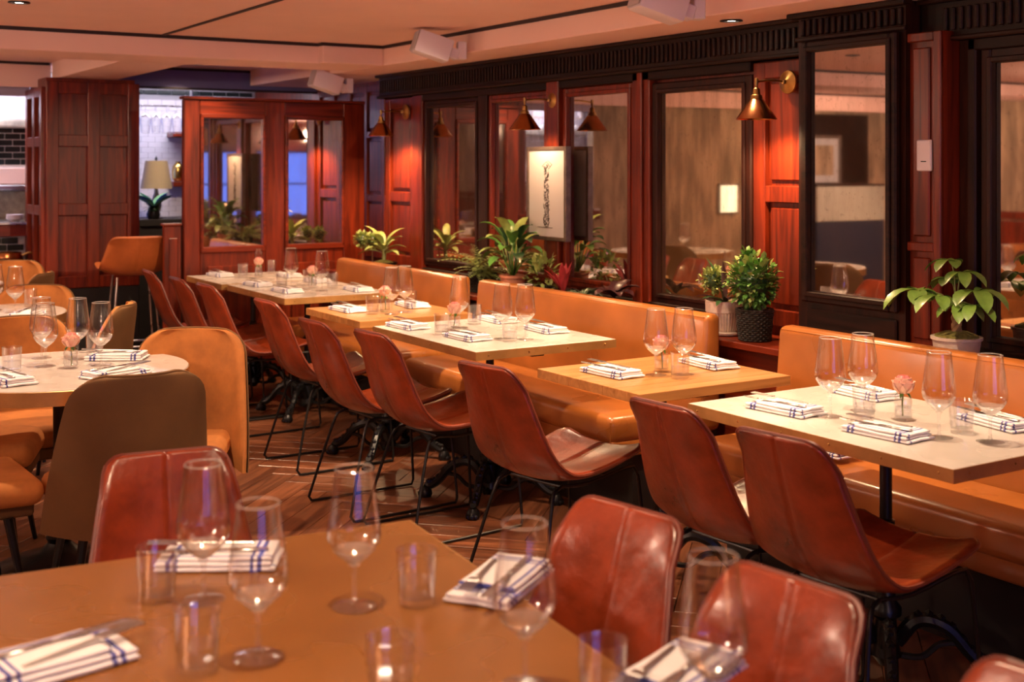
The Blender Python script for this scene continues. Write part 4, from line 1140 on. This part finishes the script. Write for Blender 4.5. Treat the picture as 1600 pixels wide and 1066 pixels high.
# ------------------------------------------------------------------ plants on the ledge
LZ = .7455
def pot_lathe(t, name, m, r0, r1, h, seg=28, lip=.006):
    return MB().lathe([(0, 0), (r0, 0), (r1, h - .012), (r1 + lip, h - .010), (r1 + lip, h), (r1 - .006, h), (r1 - .008, h - .02), (0, h - .02)], seg).obj(name, m, t)
def ball(b, c, r, n, ls, lw_, up=.3, seed=1):
    rr = random.Random(seed)
    for k in range(n):
        z = rr.uniform(-1, 1); a = rr.uniform(0, 2 * PI); s = math.sqrt(1 - z * z)
        d = Vector((s * math.cos(a), s * math.sin(a), z)); rad = r * rr.uniform(.62, 1.0)
        dd = (d + Vector((rr.uniform(-.7, .7), rr.uniform(-.7, .7), rr.uniform(-.4, .7) + up))).normalized()
        b.leaf(Vector(c) + d * rad, dd, ls * rr.uniform(.7, 1.2), lw_, .4, .3, n=3)
def topiary(x, y, h, r, label, z0=LZ, potm='black', n=260, leafm='leaf_l', group=None):
    t = thing('topiary', label, 'plant', (x, y, z0), 0, group)
    pot_lathe(t, 'pot', potm, .035, .042, .07)
    MB().lathe([(0, .055), (.034, .055), (.02, .066), (0, .068)], 16).obj('moss', 'moss', t)
    MB().tube(bez([(0, 0, .055), (.004, 0, .10), (0, .003, h)]), .004, 7).obj('stem', 'bark', t)
    b = MB(); ball(b, (0, 0, h), r, n, .022, .014); tag(b.obj('foliage', leafm, t, recalc=False), kind='stuff')
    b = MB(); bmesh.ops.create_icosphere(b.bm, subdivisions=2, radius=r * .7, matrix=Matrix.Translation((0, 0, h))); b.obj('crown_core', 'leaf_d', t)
    return t
topiary(3.745, 7.93, .225, .055, 'small round topiary ball, farther of the two by the partition', group='ball topiaries by the partition')
topiary(3.73, 7.74, .225, .050, 'small round topiary ball, nearer of the two by the partition', group='ball topiaries by the partition')
t = thing('leafy_pot_plant', 'pale green upright leafy plant in a mossy dish by the far pilaster', 'plant', (3.70, 7.50, LZ)); t.scale = (1.1, 1.25, 1.15)
pot_lathe(t, 'dish', 'black', .06, .075, .085)
MB().lathe([(0, .072), (.068, .072), (.055, .088), (.02, .098), (0, .098)], 20).obj('moss', 'moss', t)
MB().tube([(0, 0, .09), (.004, 0, .13), (0, 0, .17)], .012, 8).obj('stem', 'stem', t)
for k in range(15):
    a = k * 2.4; e = .35 + .75 * (k / 15)
    b = MB(); b.leaf((.008 * math.cos(a), .008 * math.sin(a), .13 + .004 * k), (math.cos(a) * (1.2 - e * .6), math.sin(a) * (1.2 - e * .6), e), rnd.uniform(.12, .17), .048, .9, .3, n=6)
    b.obj('leaf', 'leaf_l', t, recalc=False)

# fern in wicker basket
def basket(t, r0, r1, h, name='basket'):
    b = MB(); n = 36; rows = int(h / .0095)
    for i in range(rows):
        z = .006 + i * (h - .008) / rows; r = r0 + (r1 - r0) * z / h
        pts = [((r + .0035 * (1 if (j + i) % 2 else -1)) * math.cos(2 * PI * j / n), (r + .0035 * (1 if (j + i) % 2 else -1)) * math.sin(2 * PI * j / n), z) for j in range(n)]
        b.tube(pts, .0042, 5, closed=True)
    o = b.obj(name, 'wicker', t)
    MB().lathe([(0, .001), (r0 - .006, .001), (r1 - .006, h - .02), (0, h - .02)], 24).obj('liner', 'black', t)
    return o
t = thing('fern', 'feathery pale fern spilling from a dark basket', 'plant', (3.74, 6.27, LZ)); t.scale = (1.1, 1.15, 1.1)
basket(t, .060, .075, .115)
b = MB(); rr = random.Random(11)
for k in range(56):
    a = rr.uniform(0, 2 * PI); e = rr.uniform(.25, 1.5); L_ = rr.uniform(.13, .21) * (1.45 if math.sin(a) > .2 else 1)
    d = Vector((math.cos(a) * .85, math.sin(a) * 1.0, e)).normalized(); p = Vector((0, 0, .10)); st_ = L_ / 12
    for i in range(12):
        s = d.cross(Vector((0, 0, 1))).normalized(); w_ = .03 * math.sin(PI * (i + 1.5) / 14)
        if i > 2:
            for sg in (-1, 1): b.leaf(p, (s * sg + d * .5), w_ * 1.15, .014, .3, .1, n=2)
        p = p + d * st_; d = (d - Vector((0, 0, .10))).normalized()
for v in b.bm.verts:
    if v.co.x > .165: v.co.x = .165
tag(b.obj('fronds', 'leaf_l', t, recalc=False), kind='stuff')
# big dieffenbachia
t = thing('broad_leaf_plant', 'bright broad leaved green plant in a terracotta pot', 'plant', (3.72, 5.90, LZ)); t.scale = (1.15, 1.3, 1.3)
pot_lathe(t, 'pot', 'terracotta', .045, .060, .10)
MB().lathe([(0, .08), (.05, .08), (.03, .092), (0, .094)], 16).obj('soil', 'moss', t)
for k in range(26):
    a = k * 2.4; e = .25 + 1.0 * (k / 26); f = k / 26
    dx = math.cos(a); dx = dx * (.55 if dx > 0 else 1)
    st_b = Vector((.01 * math.cos(a), .01 * math.sin(a), .10)); tip = st_b + Vector((dx * .045 * (1.2 - f * .6), math.sin(a) * .055 * (1.2 - f * .6), .05 + .12 * f))
    b = MB(); b.tube([st_b, tip], .0025, 5); b.leaf(tip, (dx * (1.2 - e * .55), math.sin(a) * (1.2 - e * .55), e), rnd.uniform(.10, .15), .06, 1.2, .3, n=6)
    b.obj('leaf', ['leaf', 'leaf_l', 'leaf', 'leaf_d'][k % 4], t, recalc=False)
t = thing('small_leaf_plant', 'small loose pale leafed plant between the bright plant and the ink drawing', 'plant', (3.73, 5.62, LZ)); t.scale = (1.1, 1.2, 1.3)
pot_lathe(t, 'pot', 'black', .035, .045, .07)
b = MB(); ball(b, (0, 0, .12), .075, 110, .04, .02, .3, 4)
tag(b.obj('foliage', 'leaf_l', t, recalc=False), kind='stuff')
# red bromeliad / variegated
t = thing('red_leaf_plant', 'red and purple leaved plant in a patterned grey bowl', 'plant', (3.72, 5.40, LZ)); t.scale = (1.1, 1.2, 1.25)
pot_lathe(t, 'bowl', 'potwhite', .05, .07, .06)
for k in range(12):
    a = k * 2.4; b = MB(); c = math.cos(a); c = c * .6 if c > 0 else c
    b.leaf((0, 0, .05), (c * .5, math.sin(a) * .6 + .25, 1.1), rnd.uniform(.11, .16), .035, .5, .3, n=5); b.obj('leaf', 'leaf_red', t, recalc=False)
for k in range(20):
    a = k * 2.4; b = MB(); c = math.cos(a); c = c * .5 if c > 0 else c
    b.leaf((0, 0, .05), (c, math.sin(a) + .3, .5), rnd.uniform(.09, .12), .03, 1.8, .3, n=5); b.obj('leaf', 'leaf_pu' if k % 2 else 'leaf_var', t, recalc=False)
t = thing('striped_trailing_plant', 'arching green and white striped plant in a low pot', 'plant', (3.71, 5.20, LZ)); t.scale = (1.1, 1.3, 1.25)
pot_lathe(t, 'pot', 'wicker', .045, .055, .055)
for k in range(30):
    a = k * 2.4; b = MB(); c = math.cos(a); c = c * .55 if c > 0 else c
    b.leaf((0, 0, .05), (c * .9, math.sin(a) * 1.0, .95), rnd.uniform(.14, .17), .018, 2.7, .3, n=8); b.obj('leaf', 'leaf_var' if k % 2 else 'leaf_d', t, recalc=False)
t = thing('rubber_leaf_plant', 'dark wine leaved spreading plant in front of the mirror', 'plant', (3.74, 4.98, LZ)); t.scale = (1.1, 1.2, 1.2)
pot_lathe(t, 'pot', 'black', .04, .05, .06)
for k in range(9):
    a = k * 2.4; b = MB(); c = math.cos(a); c = c * .5 if c > 0 else c
    b.leaf((0, 0, .07), (c, math.sin(a), .75), .14, .06, 1.0, .3, n=5); b.obj('leaf', 'leaf_pu', t, recalc=False)

# ribbed white pot with topiary and dark dracaena
t = thing('ribbed_pot_plant', 'ribbed white pot with a leafy ball and dark sword leaves, in the gap between benches', 'plant', (3.72, 4.14, LZ))
b = MB()
b.lathe([(0, 0), (.070, 0), (.083, .006), (.086, .014), (.07, .016), (0, .016)], 32); b.obj('saucer', 'potwhite', t)
b = MB(); n = 72; prof = [(.056, .016), (.064, .03), (.072, .065), (.076, .10)]
rings = []
for (r, z) in prof: rings.append([b.bm.verts.new(((r + (.003 if j % 2 else 0)) * math.cos(2 * PI * j / n), (r + (.003 if j % 2 else 0)) * math.sin(2 * PI * j / n), z)) for j in range(n)])
for A, B in zip(rings, rings[1:]):
    for j in range(n): b.bm.faces.new((A[j], A[(j + 1) % n], B[(j + 1) % n], B[j]))
b.lathe([(.077, .10), (.082, .102), (.084, .148), (.086, .152), (.078, .152), (.076, .13), (0, .13)], 36)
b.obj('ribbed_pot', 'potwhite', t, smooth=False)
MB().lathe([(0, .13), (.076, .131), (.05, .145), (0, .15)], 20).obj('moss', 'moss', t)
MB().tube([(-.01, .055, .13), (-.01, .058, .24)], .004, 6).obj('stem', 'bark', t)
b = MB(); ball(b, (-.01, .06, .235), .062, 300, .020, .012, seed=8); tag(b.obj('foliage', 'leaf_l', t, recalc=False), kind='stuff')
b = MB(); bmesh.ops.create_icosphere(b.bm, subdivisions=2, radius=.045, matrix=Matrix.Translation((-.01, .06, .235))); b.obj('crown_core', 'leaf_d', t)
for k, (dx, dy, e, L_) in enumerate(((-.1, .35, 1.2, .22), (-.1, -.05, 1.3, .19), (-.6, .6, .5, .15), (-.8, .0, .5, .14), (-.5, -.7, .55, .16), (0, -.9, .6, .14), (.4, -.5, .9, .13), (.4, .5, .9, .13), (-.3, .9, .35, .15), (-.7, -.4, .3, .12))):
    b = MB(); b.leaf((-.01, -.015, .14), (dx, dy, e), L_, .03, .7, .35, n=6); b.obj('leaf', 'leaf_pu' if k % 3 else 'leaf_d', t, recalc=False)
# bush in wicker basket
t = thing('leafy_bush', 'dense bright green bush in a tall dark wicker basket', 'plant', (3.70, 3.925, LZ))
basket(t, .064, .078, .145)
b = MB(); ball(b, (-.01, 0, .25), .105, 520, .034, .022, .2, 21); ball(b, (-.02, .02, .355), .03, 40, .03, .02, .2, 22)
for v in b.bm.verts:
    v.co.x = min(v.co.x, .09); 
    if v.co.y < -.115: v.co.y = -.115
tag(b.obj('foliage', 'leaf', t, recalc=False), kind='stuff')
b = MB(); ball(b, (-.015, 0, .26), .112, 160, .034, .022, .3, 23)
for v in b.bm.verts: v.co.x = min(v.co.x, .09); v.co.y = max(v.co.y, -.115)
tag(b.obj('pale_foliage', 'leaf_l', t, recalc=False), kind='stuff')
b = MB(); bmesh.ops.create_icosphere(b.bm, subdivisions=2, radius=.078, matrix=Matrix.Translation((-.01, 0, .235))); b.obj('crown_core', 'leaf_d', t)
# money tree
t = thing('money_tree', 'young tree with hand shaped green leaves in a white pot at the right', 'plant', (3.71, 2.90, LZ)); t.scale = (1.05, 1.08, 1.02)
pot_lathe(t, 'pot', 'potwhite', .062, .078, .135)
MB().lathe([(0, .115), (.074, .115), (.070, .140), (.04, .152), (0, .155)], 24).obj('moss', 'moss', t)
b = MB()
for k in range(3):
    pts = [(.010 * math.cos(i * .9 + k * 2.1), .010 * math.sin(i * .9 + k * 2.1), .14 + i * .012) for i in range(8)]
    b.tube(pts, .009, 7)
b.obj('trunk', 'bark', t)
heads = [((-.05, .11, .285), .135), ((-.07, .02, .275), .10), ((-.02, -.085, .30), .12), ((-.01, .015, .40), .085), ((-.05, -.05, .25), .10), ((.03, .05, .33), .09), ((-.01, -.03, .36), .09), ((-.06, -.11, .255), .09)]
for i, (c, L_) in enumerate(heads):
    L_ *= 1.13
    c = Vector(c); b = MB(); b.tube(bez([(0, 0, .23), (c.x * .4, c.y * .4, .22 + (c.z - .22) * .6 + .02), c], 4), .0022, 5); pe = b.obj('petiole', 'stem', t)
    base = rnd.uniform(0, 6)
    for k in range(6):
        a = base + k * 2 * PI / 6; f = .75 + .35 * math.cos(a - math.atan2(c.y, c.x))
        b = MB(); dx = math.cos(a); dx = dx * .5 if dx > 0 else dx
        b.leaf(c, (dx, math.sin(a), .25), L_ * f, L_ * .42, 1.5, .25, n=6, shape=1.25); b.obj('leaflet', 'leaf_m', pe, recalc=False)
rc = tag(MB().lathe([(0, 0), (.030, 0), (.034, .06), (.030, .065), (.027, .01), (0, .01)], 20).obj('candle_cup', 'leaf_red'), 'small dark red cup beside the white pot', 'cup'); rc.location = (3.70, 3.03, LZ)
